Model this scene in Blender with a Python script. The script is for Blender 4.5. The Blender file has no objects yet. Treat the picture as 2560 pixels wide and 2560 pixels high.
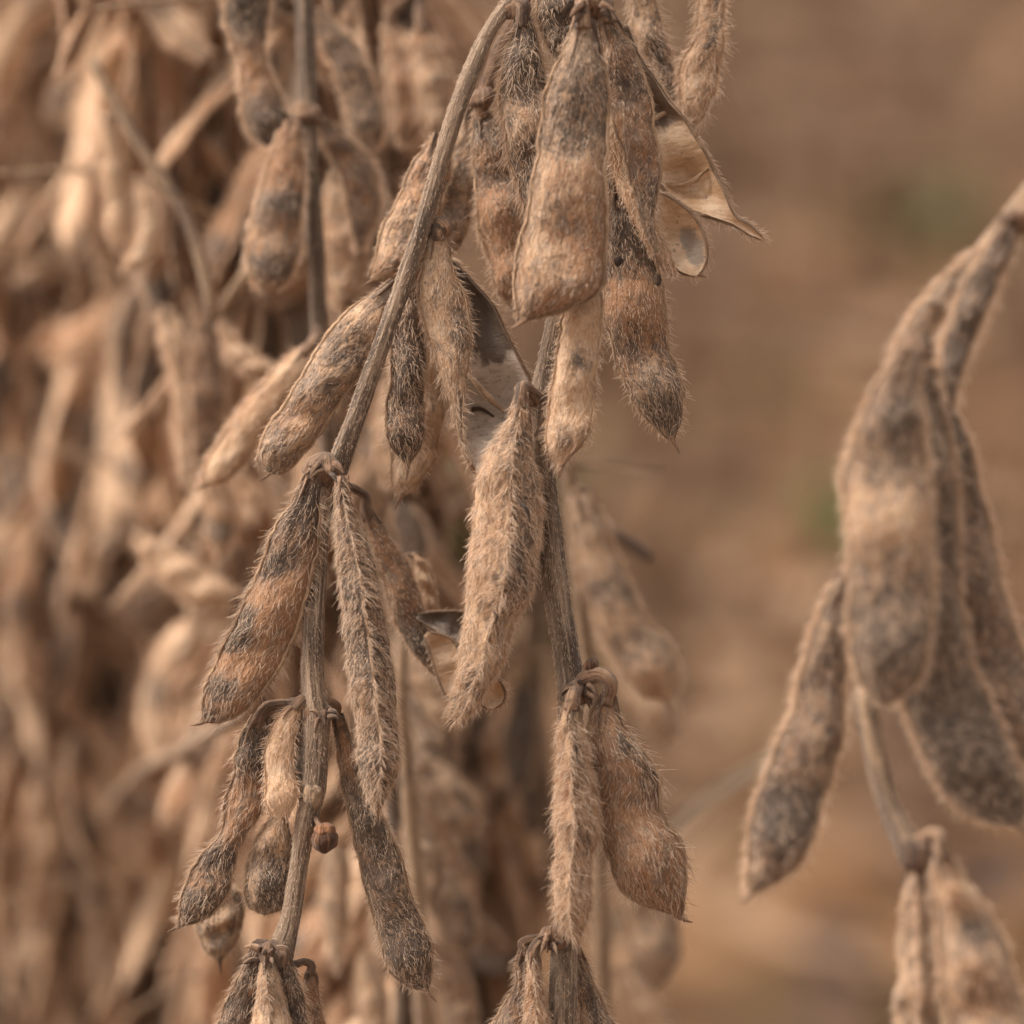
import bpy, math, random
import numpy as np

random.seed(11)
rng = np.random.default_rng(11)
scene = bpy.context.scene
COL = scene.collection

# ------------------------------------------------------------------ camera
LENS, SENSOR, FOCUS, FSTOP = 85.0, 24.0, 0.57, 5.0
CAM_H, PITCH = 0.62, math.radians(18)
cam_data = bpy.data.cameras.new('camera')
cam = bpy.data.objects.new('camera', cam_data)
COL.objects.link(cam)
cam.location = (0, 0, CAM_H)
cam.rotation_euler = (math.pi / 2 - PITCH, 0, 0)
cam_data.lens = LENS
cam_data.sensor_fit = 'HORIZONTAL'
cam_data.sensor_width = SENSOR
cam_data.clip_start = 0.02
cam_data.clip_end = 1500
cam_data.dof.use_dof = True
cam_data.dof.focus_distance = FOCUS
cam_data.dof.aperture_fstop = FSTOP
cam_data.dof.aperture_blades = 0
scene.camera = cam
C0 = np.array((0, 0, CAM_H))
FW = np.array((0, math.cos(PITCH), -math.sin(PITCH)))
RT = np.array((1.0, 0, 0))
UP = np.array((0, math.sin(PITCH), math.cos(PITCH)))

# ------------------------------------------------------------------ sky and sun (overcast)
SUN_EL, SUN_AZ = math.radians(52), math.radians(-85)     # azimuth from +Y towards +X
world = bpy.data.worlds.new('World')
scene.world = world
world.use_nodes = True
nt = world.node_tree
nt.nodes.clear()
wo = nt.nodes.new('ShaderNodeOutputWorld')
bgn = nt.nodes.new('ShaderNodeBackground')
sky = nt.nodes.new('ShaderNodeTexSky')
sky.sky_type = 'NISHITA'
sky.sun_disc = False
sky.sun_elevation = SUN_EL
sky.sun_rotation = SUN_AZ
sky.air_density = 1.0
sky.dust_density = 6.0
sky.ozone_density = 1.0
hs = nt.nodes.new('ShaderNodeHueSaturation')
hs.inputs['Saturation'].default_value = 0.06      # cloud cover: grey sky
nt.links.new(sky.outputs[0], hs.inputs['Color'])
warm = nt.nodes.new('ShaderNodeMix')
warm.data_type = 'RGBA'
warm.blend_type = 'MULTIPLY'
warm.inputs[0].default_value = 1.0
nt.links.new(hs.outputs[0], warm.inputs[6])
warm.inputs[7].default_value = (1.0, 0.93, 0.88, 1)       # warm autumn overcast
nt.links.new(warm.outputs[2], bgn.inputs[0])
bgn.inputs[1].default_value = 0.13
nt.links.new(bgn.outputs[0], wo.inputs[0])
sun_data = bpy.data.lights.new('sun', 'SUN')
sun_data.energy = 1.25
sun_data.angle = math.radians(14)
sun_data.color = (1.0, 0.915, 0.82)
sun = bpy.data.objects.new('sun', sun_data)
COL.objects.link(sun)
sun.rotation_euler = (math.pi / 2 - SUN_EL, 0, -SUN_AZ + math.pi)
sun.location = (0, 0, 5)
vs = scene.view_settings
vs.view_transform = 'Standard'
vs.look = 'None'
vs.gamma = 1
vs.use_curve_mapping = False
vs.exposure = 1.16

scene.render.engine = 'CYCLES'
scene.cycles_curves.shape = 'RIBBONS'
scene.cycles_curves.subdivisions = 2
scene.cycles.max_bounces = 6
scene.cycles.diffuse_bounces = 3
scene.cycles.transparent_max_bounces = 8
scene.cycles.use_denoising = True
scene.cycles.use_adaptive_sampling = False

# ------------------------------------------------------------------ materials
def new_mat(name):
    m = bpy.data.materials.new(name)
    m.use_nodes = True
    t = m.node_tree
    t.nodes.clear()
    return m, t

class NB:
    """small helper to write node graphs"""
    def __init__(self, t): self.t = t
    def n(self, kind, **kw):
        x = self.t.nodes.new(kind)
        for k, v in kw.items(): setattr(x, k, v)
        return x
    def link(self, a, b): self.t.links.new(a, b)
    def put(self, sock, v):
        if hasattr(v, 'is_output'): self.link(v, sock)
        else: sock.default_value = v
    def math(self, op, a, b=0.0, c=None, clamp=False):
        x = self.n('ShaderNodeMath', operation=op, use_clamp=clamp)
        self.put(x.inputs[0], a); self.put(x.inputs[1], b)
        if c is not None: self.put(x.inputs[2], c)
        return x.outputs[0]
    def vmath(self, op, a, b):
        x = self.n('ShaderNodeVectorMath', operation=op)
        self.put(x.inputs[0], a); self.put(x.inputs[1], b)
        return x.outputs[0]
    def ramp(self, v, lo, hi, a=0.0, b=1.0):
        x = self.n('ShaderNodeMapRange', interpolation_type='SMOOTHSTEP')
        self.put(x.inputs['Value'], v)
        self.put(x.inputs['From Min'], lo); self.put(x.inputs['From Max'], hi)
        self.put(x.inputs['To Min'], a); self.put(x.inputs['To Max'], b)
        return x.outputs[0]
    def mix(self, f, a, b, blend='MIX'):
        x = self.n('ShaderNodeMix', data_type='RGBA', blend_type=blend)
        self.put(x.inputs[0], f)
        for s, v in ((x.inputs[6], a), (x.inputs[7], b)):
            if hasattr(v, 'is_output'): self.link(v, s)
            else: s.default_value = (*v, 1) if len(v) == 3 else v
        return x.outputs[2]
    def noise(self, vec, scale, detail=3.0, rough=0.55, dist=0.0):
        x = self.n('ShaderNodeTexNoise')
        if vec is not None: self.link(vec, x.inputs['Vector'])
        x.inputs['Scale'].default_value = scale
        x.inputs['Detail'].default_value = detail
        x.inputs['Roughness'].default_value = rough
        x.inputs['Distortion'].default_value = dist
        return x.outputs[0]
    def attr(self, name):
        return self.n('ShaderNodeAttribute', attribute_name=name)

def surface_coords(b):
    """(around, along, 0) in metres, moved by a random amount per object, and object colour"""
    a = b.attr('surf')
    oi = b.n('ShaderNodeObjectInfo')
    off = b.n('ShaderNodeCombineXYZ')
    for i in range(3):
        b.link(b.math('MULTIPLY', oi.outputs['Random'], (3.1, 7.7, 5.3)[i]), off.inputs[i])
    v = b.vmath('ADD', a.outputs['Vector'], off.outputs[0])
    sep = b.n('ShaderNodeSeparateColor')
    b.link(oi.outputs['Color'], sep.inputs[0])
    return v, sep, oi

def stretch(b, v, sx, sy):
    return b.vmath('MULTIPLY', v, (sx, sy, 1.0))

TAN = (0.40, 0.248, 0.142)
PALE = (0.50, 0.35, 0.235)
RUST = (0.245, 0.116, 0.054)
GREY = (0.18, 0.125, 0.09)
DARK = (0.052, 0.037, 0.029)

def make_pod_material(name='dry pod husk'):
    m, t = new_mat(name); b = NB(t)
    v, oc, oi = surface_coords(b)
    dk = b.attr('dark').outputs['Fac']; ru = b.attr('rust').outputs['Fac']
    dk = b.math('ADD', dk, b.math('SUBTRACT', oc.outputs[0], 0.5))
    ru = b.math('ADD', ru, b.math('SUBTRACT', oc.outputs[1], 0.5))
    n1 = b.noise(stretch(b, v, 1.0, 0.75), 170, 8, 0.75, 1.2)
    n2 = b.noise(stretch(b, v, 1.0, 0.6), 95, 4, 0.6, 0.3)
    n3 = b.noise(stretch(b, v, 1.0, 0.45), 900, 4, 0.6)
    n4 = b.noise(stretch(b, v, 1.0, 0.2), 2600, 2, 0.5)
    n5 = b.noise(stretch(b, v, 1.0, 0.7), 520, 6, 0.7, 0.8)
    n1 = b.math('MULTIPLY_ADD', n5, 0.55, b.math('MULTIPLY', n1, 0.45))
    n2 = b.math('MULTIPLY_ADD', n5, 0.35, b.math('MULTIPLY', n2, 0.65))
    c = b.mix(b.ramp(n3, 0.3, 0.7), TAN, PALE)
    c = b.mix(b.ramp(b.math('MULTIPLY_ADD', b.math('SUBTRACT', ru, 0.5), 0.6, n2), 0.43, 0.58, 0, 0.85), c, RUST)
    c = b.mix(b.ramp(b.math('MULTIPLY_ADD', b.math('SUBTRACT', dk, 0.5), 0.5, n3), 0.40, 0.66, 0, 0.8), c, GREY)
    c = b.mix(b.ramp(b.math('MULTIPLY_ADD', b.math('SUBTRACT', dk, 0.5), 0.42, n1), 0.45, 0.66, 0, 0.82), c, DARK)
    c = b.mix(b.ramp(n4, 0.45, 0.75, 0, 0.3), c, DARK)
    n6 = b.noise(v, 1500, 3, 0.6)
    c = b.mix(b.ramp(b.math('MULTIPLY_ADD', b.math('SUBTRACT', dk, 0.5), 0.25, n6), 0.60, 0.67, 0, 0.75), c, (0.022, 0.016, 0.012))
    hsv = b.n('ShaderNodeHueSaturation')
    b.link(c, hsv.inputs['Color'])
    b.link(b.math('MULTIPLY_ADD', oc.outputs[2], 1.0, 0.5), hsv.inputs['Value'])
    bs = b.n('ShaderNodeBsdfPrincipled')
    b.link(hsv.outputs[0], bs.inputs['Base Color'])
    bs.inputs['Roughness'].default_value = 0.72
    bs.inputs['Specular IOR Level'].default_value = 0.25
    bs.inputs['Sheen Weight'].default_value = 0.35
    bs.inputs['Sheen Roughness'].default_value = 0.55
    bs.inputs['Sheen Tint'].default_value = (0.8, 0.6, 0.42, 1)
    bp = b.n('ShaderNodeBump')
    bp.inputs['Strength'].default_value = 0.9
    bp.inputs['Distance'].default_value = 0.0009
    hgt = b.math('ADD', b.math('MULTIPLY', b.noise(stretch(b, v, 1.0, 0.6), 420, 4, 0.6, 0.8), 1.0), b.math('MULTIPLY', n4, 0.35))
    b.link(hgt, bp.inputs['Height'])
    b.link(bp.outputs[0], bs.inputs['Normal'])
    o = b.n('ShaderNodeOutputMaterial')
    b.link(bs.outputs[0], o.inputs[0])
    return m

def make_hair_material(name, light, brown, trans=0.3):
    m, t = new_mat(name); b = NB(t)
    ci = b.n('ShaderNodeHairInfo')
    oi = b.n('ShaderNodeObjectInfo')
    sep = b.n('ShaderNodeSeparateColor'); b.link(oi.outputs['Color'], sep.inputs[0])
    c = b.mix(b.ramp(ci.outputs['Random'], 0.25, 0.95), light, brown)
    hsv = b.n('ShaderNodeHueSaturation'); b.link(c, hsv.inputs['Color'])
    b.link(b.math('MULTIPLY_ADD', sep.outputs[2], 0.8, 0.6), hsv.inputs['Value'])
    bs = b.n('ShaderNodeBsdfPrincipled')
    b.link(hsv.outputs[0], bs.inputs['Base Color'])
    bs.inputs['Roughness'].default_value = 0.5
    bs.inputs['Specular IOR Level'].default_value = 0.3
    tr = b.n('ShaderNodeBsdfTranslucent')
    b.link(hsv.outputs[0], tr.inputs[0])
    mx = b.n('ShaderNodeMixShader'); mx.inputs[0].default_value = trans
    b.link(bs.outputs[0], mx.inputs[1]); b.link(tr.outputs[0], mx.inputs[2])
    o = b.n('ShaderNodeOutputMaterial'); b.link(mx.outputs[0], o.inputs[0])
    return m

def make_stem_material(name, base, dark, light, speck=0.4, streak=1.0):
    m, t = new_mat(name); b = NB(t)
    v, oc, oi = surface_coords(b)
    s1 = b.noise(stretch(b, v, 1.0, 0.05), 1500, 4, 0.65)
    s2 = b.noise(stretch(b, v, 1.0, 0.25), 260, 4, 0.6)
    s3 = b.noise(v, 1500, 2, 0.5)
    s4 = b.noise(stretch(b, v, 1.0, 0.10), 3600, 3, 0.6)
    c = b.mix(b.ramp(b.math('MULTIPLY_ADD', b.math('SUBTRACT', oc.outputs[0], 0.5), 0.6, s2), 0.40, 0.66, 0, 0.85), base, dark)
    c = b.mix(b.ramp(s1, 0.45, 0.66, 0, 0.75), c, light)
    c = b.mix(b.ramp(s4, 0.48, 0.70, 0, 0.75), c, dark)
    c = b.mix(b.ramp(s3, 0.60, 0.68, 0, speck), c, (0.02, 0.014, 0.01))
    hsv = b.n('ShaderNodeHueSaturation'); b.link(c, hsv.inputs['Color'])
    b.link(b.math('MULTIPLY_ADD', oc.outputs[2], 1.0, 0.5), hsv.inputs['Value'])
    bs = b.n('ShaderNodeBsdfPrincipled')
    b.link(hsv.outputs[0], bs.inputs['Base Color'])
    bs.inputs['Roughness'].default_value = 0.8
    bs.inputs['Specular IOR Level'].default_value = 0.2
    bs.inputs['Sheen Weight'].default_value = 0.15
    bp = b.n('ShaderNodeBump'); bp.inputs['Strength'].default_value = 1.0; bp.inputs['Distance'].default_value = 0.0006
    b.link(b.math('ADD', b.math('ADD', s1, b.math('MULTIPLY', s4, 0.7)), b.math('MULTIPLY', b.noise(v, 900, 4, 0.65), 0.7)), bp.inputs['Height'])
    b.link(bp.outputs[0], bs.inputs['Normal'])
    o = b.n('ShaderNodeOutputMaterial'); b.link(bs.outputs[0], o.inputs[0])
    return m

def make_lining_material(name, a, c2, stain_shade, gloss=0.35):
    m, t = new_mat(name); b = NB(t)
    v, oc, oi = surface_coords(b)
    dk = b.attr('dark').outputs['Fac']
    n1 = b.noise(v, 110, 5, 0.65, 0.6); n2 = b.noise(stretch(b, v, 0.5, 1.0), 420, 4, 0.6)
    fib = b.noise(stretch(b, v, 0.25, 1.0), 1900, 4, 0.65, 0.5)
    c = b.mix(b.ramp(n2, 0.35, 0.65), a, c2)
    c = b.mix(b.ramp(fib, 0.5, 0.72, 0, .45), c, stain_shade)
    c = b.mix(b.ramp(b.noise(v, 1300, 3, 0.6), 0.62, 0.70, 0, .6), c, (0.05, 0.03, 0.018))
    c = b.mix(b.ramp(b.math('MULTIPLY_ADD', b.math('SUBTRACT', dk, 0.5), 0.9, n1), 0.48, 0.64, 0, 0.9), c, stain_shade)  # lining stains, plus the shade painted inside the wide pod half
    bs = b.n('ShaderNodeBsdfPrincipled')
    b.link(c, bs.inputs['Base Color'])
    bs.inputs['Roughness'].default_value = gloss
    bs.inputs['Specular IOR Level'].default_value = 0.4
    bp = b.n('ShaderNodeBump'); bp.inputs['Strength'].default_value = 0.7; bp.inputs['Distance'].default_value = 0.0006
    b.link(b.math('ADD', n2, b.math('MULTIPLY', fib, .6)), bp.inputs['Height']); b.link(bp.outputs[0], bs.inputs['Normal'])
    o = b.n('ShaderNodeOutputMaterial'); b.link(bs.outputs[0], o.inputs[0])
    return m

M_POD = make_pod_material()
M_HAIR = make_hair_material('pod hair', (0.74, 0.585, 0.45), (0.48, 0.31, 0.19), 0.45)
M_SEAM = make_stem_material('pod seam', (0.42, 0.27, 0.16), (0.15, 0.08, 0.042), (0.54, 0.37, 0.24), 0.15)
M_STEM = make_stem_material('grey stem bark', (0.27, 0.185, 0.122), (0.065, 0.043, 0.030), (0.47, 0.34, 0.235), 0.3)
M_STEM_TAN = make_stem_material('tan stem bark', (0.34, 0.22, 0.13), (0.07, 0.045, 0.032), (0.46, 0.31, 0.19), 0.8)
M_NODE = make_stem_material('node bark', (0.23, 0.13, 0.075), (0.045, 0.027, 0.019), (0.36, 0.23, 0.14), 0.5)
M_BUD = make_stem_material('bud skin', (0.20, 0.085, 0.035), (0.05, 0.022, 0.012), (0.32, 0.17, 0.085), 0.2)
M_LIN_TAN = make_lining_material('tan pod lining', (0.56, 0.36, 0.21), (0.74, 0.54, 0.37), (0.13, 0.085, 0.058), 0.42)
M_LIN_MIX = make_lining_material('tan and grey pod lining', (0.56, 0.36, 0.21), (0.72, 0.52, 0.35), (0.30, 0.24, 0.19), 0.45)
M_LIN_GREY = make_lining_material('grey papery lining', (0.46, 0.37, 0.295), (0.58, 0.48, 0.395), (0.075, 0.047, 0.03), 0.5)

# ------------------------------------------------------------------ geometry helpers
def P(px, py, z=0.0):
    """photograph pixel (2560 wide) at depth FOCUS + z -> world point"""
    d = FOCUS + z
    w = SENSOR / LENS * d
    return C0 + FW * d + RT * ((px - 1280) / 2560 * w) + UP * ((1280 - py) / 2560 * w)

def G(px, py):
    """where the ray through a pixel meets the ground"""
    r = P(px, py) - C0
    return C0 + r * (CAM_H / -r[2])

def spline(keys, n, param=None):
    """cubic Hermite through keys (k,dim) -> (n,dim), even steps of arc length"""
    k = np.asarray(keys, float)
    m = k.shape[0]
    q = k if param is None else param
    d = np.linalg.norm(np.diff(q, axis=0), axis=1)
    u = np.concatenate([[0], np.cumsum(np.maximum(d, 1e-9))])
    s = np.zeros_like(k)
    sec = np.diff(k, axis=0) / np.diff(u)[:, None]
    s[0], s[-1] = sec[0], sec[-1]
    if m > 2:
        h = np.diff(u)
        s[1:-1] = (sec[:-1] * h[1:, None] + sec[1:] * h[:-1, None]) / (h[1:] + h[:-1])[:, None]
    t = np.linspace(0, u[-1], n)
    i = np.clip(np.searchsorted(u, t, side='right') - 1, 0, m - 2)
    h = (u[i + 1] - u[i]); x = ((t - u[i]) / h)[:, None]; h = h[:, None]
    return ((2*x**3 - 3*x**2 + 1) * k[i] + (x**3 - 2*x**2 + x) * h * s[i] +
            (-2*x**3 + 3*x**2) * k[i+1] + (x**3 - x**2) * h * s[i+1])

def unit(a):
    return a / np.maximum(np.linalg.norm(a, axis=-1, keepdims=True), 1e-12)

def wobble(p, freq, seed, octaves=3):
    """cheap smooth 3-d noise, about -1..1"""
    r = np.random.default_rng(seed)
    out = np.zeros(p.shape[:-1]); amp = 1.0
    for o in range(octaves):
        for k in range(3):
            d = unit(r.normal(size=3)); ph = r.uniform(0, 6.28)
            out += amp * np.sin(p @ d * freq + ph + 1.5 * np.sin(p @ unit(r.normal(size=3)) * freq * 0.7 + ph)) / 3
        freq *= 2.1; amp *= 0.5
    return out

def link(name, data, parent=None, loc=(0, 0, 0)):
    o = bpy.data.objects.new(name, data)
    COL.objects.link(o)
    if parent is not None: o.parent = parent
    o.location = [float(x) for x in loc]
    return o

def grid_mesh(name, V, closed, mats, attrs=None, cap=True, mat_index=None):
    """V (n,m,3); closed: the m direction wraps"""
    n, m = V.shape[:2]
    idx = np.arange(n * m).reshape(n, m)
    if closed:
        a = idx[:-1]; b2 = np.roll(idx, -1, axis=1)[:-1]
        c = np.roll(idx, -1, axis=1)[1:]; d = idx[1:]
    else:
        a = idx[:-1, :-1]; b2 = idx[:-1, 1:]; c = idx[1:, 1:]; d = idx[1:, :-1]
    quads = np.stack([a, b2, c, d], -1).reshape(-1, 4)
    me = bpy.data.meshes.new(name)
    faces = quads.tolist()
    if closed and cap:
        faces.append(idx[0][::-1].tolist()); faces.append(idx[-1].tolist())
    me.from_pydata(V.reshape(-1, 3).tolist(), [], faces)
    for mt in mats: me.materials.append(mt)
    me.polygons.foreach_set('use_smooth', np.ones(len(me.polygons), bool))
    if mat_index is not None:
        mi = np.zeros(len(me.polygons), np.int32); mi[:len(mat_index)] = mat_index
        me.polygons.foreach_set('material_index', mi)
    for k, arr in (attrs or {}).items():
        if arr.ndim == 3:
            at = me.attributes.new(k, 'FLOAT_VECTOR', 'POINT')
            at.data.foreach_set('vector', arr.reshape(-1).astype(np.float32))
        else:
            at = me.attributes.new(k, 'FLOAT', 'POINT')
            at.data.foreach_set('value', arr.reshape(-1).astype(np.float32))
    me.update()
    return me

def frames(pts):
    T = unit(np.gradient(pts, axis=0))
    ref = np.array((0.0, -1.0, 0.0))
    A = np.zeros_like(pts)
    a = ref - T[0] * (ref @ T[0])
    if np.linalg.norm(a) < 0.2:
        a = np.array((1.0, 0, 0)) - T[0] * T[0][0]
    a = unit(a)
    for i in range(len(pts)):
        a = unit(a - T[i] * (a @ T[i])); A[i] = a
    return T, A, np.cross(T, A)

def tube_mesh(name, pts, rad, mat, seg=12, rough=0.0, ridges=0, seed=1, flat=1.0):
    pts = np.asarray(pts, float); rad = np.asarray(rad, float)
    T, A, B = frames(pts)
    th = np.arange(seg) / seg * 2 * math.pi - math.pi      # begins at the back
    along = np.concatenate([[0], np.cumsum(np.linalg.norm(np.diff(pts, axis=0), axis=1))])
    R = np.repeat(rad[:, None], seg, 1)
    if ridges:
        ph = np.sin(along * 60 + seed)[:, None] * 0.5
        R = R * (1 + 0.09 * np.sin(th[None] * ridges + ph) + 0.06 * np.sin(th[None] * (ridges * 2 + 1) - 2 * ph))
    V = pts[:, None] + (A[:, None] * np.cos(th)[None, :, None] + B[:, None] * np.sin(th)[None, :, None] * flat) * R[..., None]
    if rough:
        nrm = unit(V - pts[:, None])
        V = V + nrm * (wobble(V, 900, seed) * rough * R)[..., None]
    surf = np.stack([np.broadcast_to(th[None] * rad.mean(), R.shape), np.broadcast_to(along[:, None], R.shape), np.zeros_like(R)], -1)
    return grid_mesh(name, V, True, [mat], {'surf': surf}), V

def hair_object(name, parent, p, n, t, length, lift, mat, radius=0.000055, seed=0, col=None, curl=0.15, data=None, side=None):
    """p,n,t: roots, normals, tip-ward tangents (k,3)"""
    if data is None:
        r = np.random.default_rng(seed)
        k = len(p)
        sd = np.cross(n, t)
        L = length * 0.98 * np.where(r.uniform(size=(k, 1)) < 0.5, r.uniform(0.25, 0.65, (k, 1)), r.uniform(0.65, 1.4, (k, 1))) * (1 + 0.35 * (r.uniform(size=(k, 1)) > 0.93))
        lf = np.clip(lift + r.normal(0, 0.16, (k, 1)), 0.05, 1.2)
        flow = 0.38 * wobble(p, 420, seed, 2)[:, None]
        side = flow + r.normal(0, 0.30, (k, 1)) + (0 if side is None else side[:, None])
        d0 = unit(t * (1.05 - lf) + n * lf + sd * side + r.normal(0, 0.09, (k, 3)))
        d1 = unit(d0 + t * 0.45 - n * 0.12 + r.normal(0, curl * 1.6, (k, 3)))
        cl = np.stack([wobble(p, 2600, seed + 31 + q, 1) for q in range(3)], -1)
        d1 = unit(d1 + 0.45 * cl)
        K = 5
        u = np.linspace(0, 1, K)[None, :, None]
        pts = p[:, None] - n[:, None] * 0.00004 + L[:, None] * (d0[:, None] * u + (d1 - d0)[:, None] * u ** 2 * 0.6)
        data = bpy.data.hair_curves.new(name)
        data.add_curves([K] * k)
        data.attributes['position'].data.foreach_set('vector', pts.reshape(-1).astype(np.float32))
        ra = data.attributes.get('radius') or data.attributes.new('radius', 'FLOAT', 'POINT')
        rr = radius * r.uniform(0.7, 1.25, (k, 1)) * np.linspace(1, 0.3, K)[None]
        ra.data.foreach_set('value', rr.reshape(-1).astype(np.float32))
        data.materials.append(mat)
    o = link(name, data, parent)
    o['kind'] = 'stuff'
    if col is not None: o.color = col
    return o

def patch_field(spec, t, x, base):
    """spec: [(t, rt, amount)] or [(t, rt, amount, x, rx)]"""
    f = np.full(np.broadcast(t, x).shape, base, float)
    for s in spec or ():
        g = s[2] * np.exp(-((t - s[0]) / s[1]) ** 2)
        if len(s) > 3: g = g * np.exp(-((x - s[3]) / s[4]) ** 2)
        f = f + g
    return f

def pod_grid(Lp, Rp, thick, seams, seeds, seed, m, amp=0.00030, bulge=0.22, toward=None):
    """surface of a closed pod between two edge curves"""
    n = len(Lp)
    mid = (Lp + Rp) / 2; W = (Rp - Lp) / 2
    w = np.linalg.norm(W, axis=1)
    T = unit(np.gradient(mid, axis=0))
    N = unit(np.cross(W, T))
    if toward is not None and (N @ toward).mean() < 0: N = -N
    t = np.linspace(0, 1, n)
    ker = np.ones(7) / 7
    ws = np.convolve(np.pad(w, 3, mode='edge'), ker, mode='valid')
    h = np.minimum(ws, w * 1.3) * thick
    h = h * (1 + bulge * np.cos(2 * math.pi * ((t * seeds) - 0.5)) * np.clip((t - 0.05) * 8, 0, 1))
    th = -math.pi / 2 + np.arange(m) / m * 2 * math.pi
    c, s = np.cos(th), np.sin(th)
    e = 0.86
    if abs(abs(seams[0]) - math.pi / 2) < 0.4:        # seam faces out: a keel, roof-shaped
        cx = np.sign(c) * np.abs(c) ** 1.35; sy = np.sign(s) * np.abs(s) ** 0.95
    else:
        cx = np.sign(c) * np.abs(c) ** e; sy = np.sign(s) * np.abs(s) ** (1 / e)
    V = mid[:, None] + W[:, None] * cx[None, :, None] + N[:, None] * (h[:, None] * sy[None])[..., None]
    for a in seams:
        dth = (th - a + math.pi) % (2 * math.pi) - math.pi
        rid = np.exp(-(dth / 0.13) ** 2)
        nd = unit(V - mid[:, None])
        V = V + nd * (rid[None] * np.clip(w[:, None] * 0.14, 0, 0.0006))[..., None]
    nd = unit(V - mid[:, None])
    fade = np.clip(w / 0.002, 0, 1)[:, None]
    V = V + nd * (wobble(V - mid[0], 620, seed, 3) * amp * fade)[..., None]
    cr = np.abs(wobble((V - mid[0]) * np.array([1, 1, 0.45]), 1150, seed + 3, 2))      # sunken wrinkles
    V = V - nd * (np.clip(0.35 - cr, 0, 1) * amp * 2.2 * fade)[..., None]
    V = V + nd * (wobble((V - mid[0]) * np.array([1, 1, 0.5]), 2200, seed + 5, 2) * amp * 0.3 * fade)[..., None]
    along = np.concatenate([[0], np.cumsum(np.linalg.norm(np.diff(mid, axis=0), axis=1))])
    surf = np.stack([np.broadcast_to(th[None] * w.max() * 0.8, (n, m)), np.broadcast_to(along[:, None], (n, m)), np.zeros((n, m))], -1)
    return V, mid, t, th, cx, surf, w

def grid_roots(V, count, r, tmin=0.0):
    n, m = V.shape[:2]
    Vc = np.concatenate([V, V[:, :1]], 1)
    du = Vc[1:, :-1] - Vc[:-1, :-1]; dv = Vc[:-1, 1:] - Vc[:-1, :-1]
    ar = np.linalg.norm(np.cross(du, dv), axis=-1)
    if tmin: ar[:int(tmin * n)] *= 0.25
    pr = ar.reshape(-1) / ar.sum()
    f = r.choice(len(pr), count, p=pr)
    i, j = f // m, f % m
    a, b2 = r.uniform(size=(count, 1)), r.uniform(size=(count, 1))
    p = (Vc[i, j] * (1 - a) * (1 - b2) + Vc[i + 1, j] * a * (1 - b2) + Vc[i, j + 1] * (1 - a) * b2 + Vc[i + 1, j + 1] * a * b2)
    nn = unit(np.cross(dv[i, j], du[i, j]))
    return p, nn, unit(du[i, j]), ar.sum(), j

def small_tube(name, parent, pts, rad, mat, seg=8, n=10, rough=0.15, seed=3, col=None, origin=None):
    pts = spline(np.asarray(pts, float), n)
    rad = np.interp(np.linspace(0, 1, n), np.linspace(0, 1, len(rad)), rad)
    if origin is not None: pts = pts - origin
    me, V = tube_mesh(name, pts, rad, mat, seg, rough, 0, seed)
    o = link(name, me, parent)
    if col is not None: o.color = col
    return o

PX = SENSOR / LENS * FOCUS / 2560          # metres per photograph pixel in the focal plane
seed_no = [100]
def next_seed():
    seed_no[0] += 1
    return seed_no[0]

def base_of(plant): return np.array(plant.location)

def plant_root(x, y, label, group=None, cat='plant', name='soybean_plant'):
    o = bpy.data.objects.new(name, None)
    COL.objects.link(o)
    o.location = (x, y, 0.0)
    o.empty_display_size = 0.02
    o['label'] = label; o['category'] = cat
    if group: o['group'] = group
    return o

def rows_to_edges(rows, z, n):
    k = []
    for q in rows:
        zz = z + (q[4] if len(q) > 4 else 0.0)
        k.append(np.concatenate([P(q[0], q[1], zz), P(q[2], q[3], zz)]))
    k = np.array(k)
    mid = (k[:, :3] + k[:, 3:]) / 2 + 0.25 * (k[:, 3:] - k[:, :3])
    e = spline(k, n, mid)
    return e[:, :3], e[:, 3:]

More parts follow.
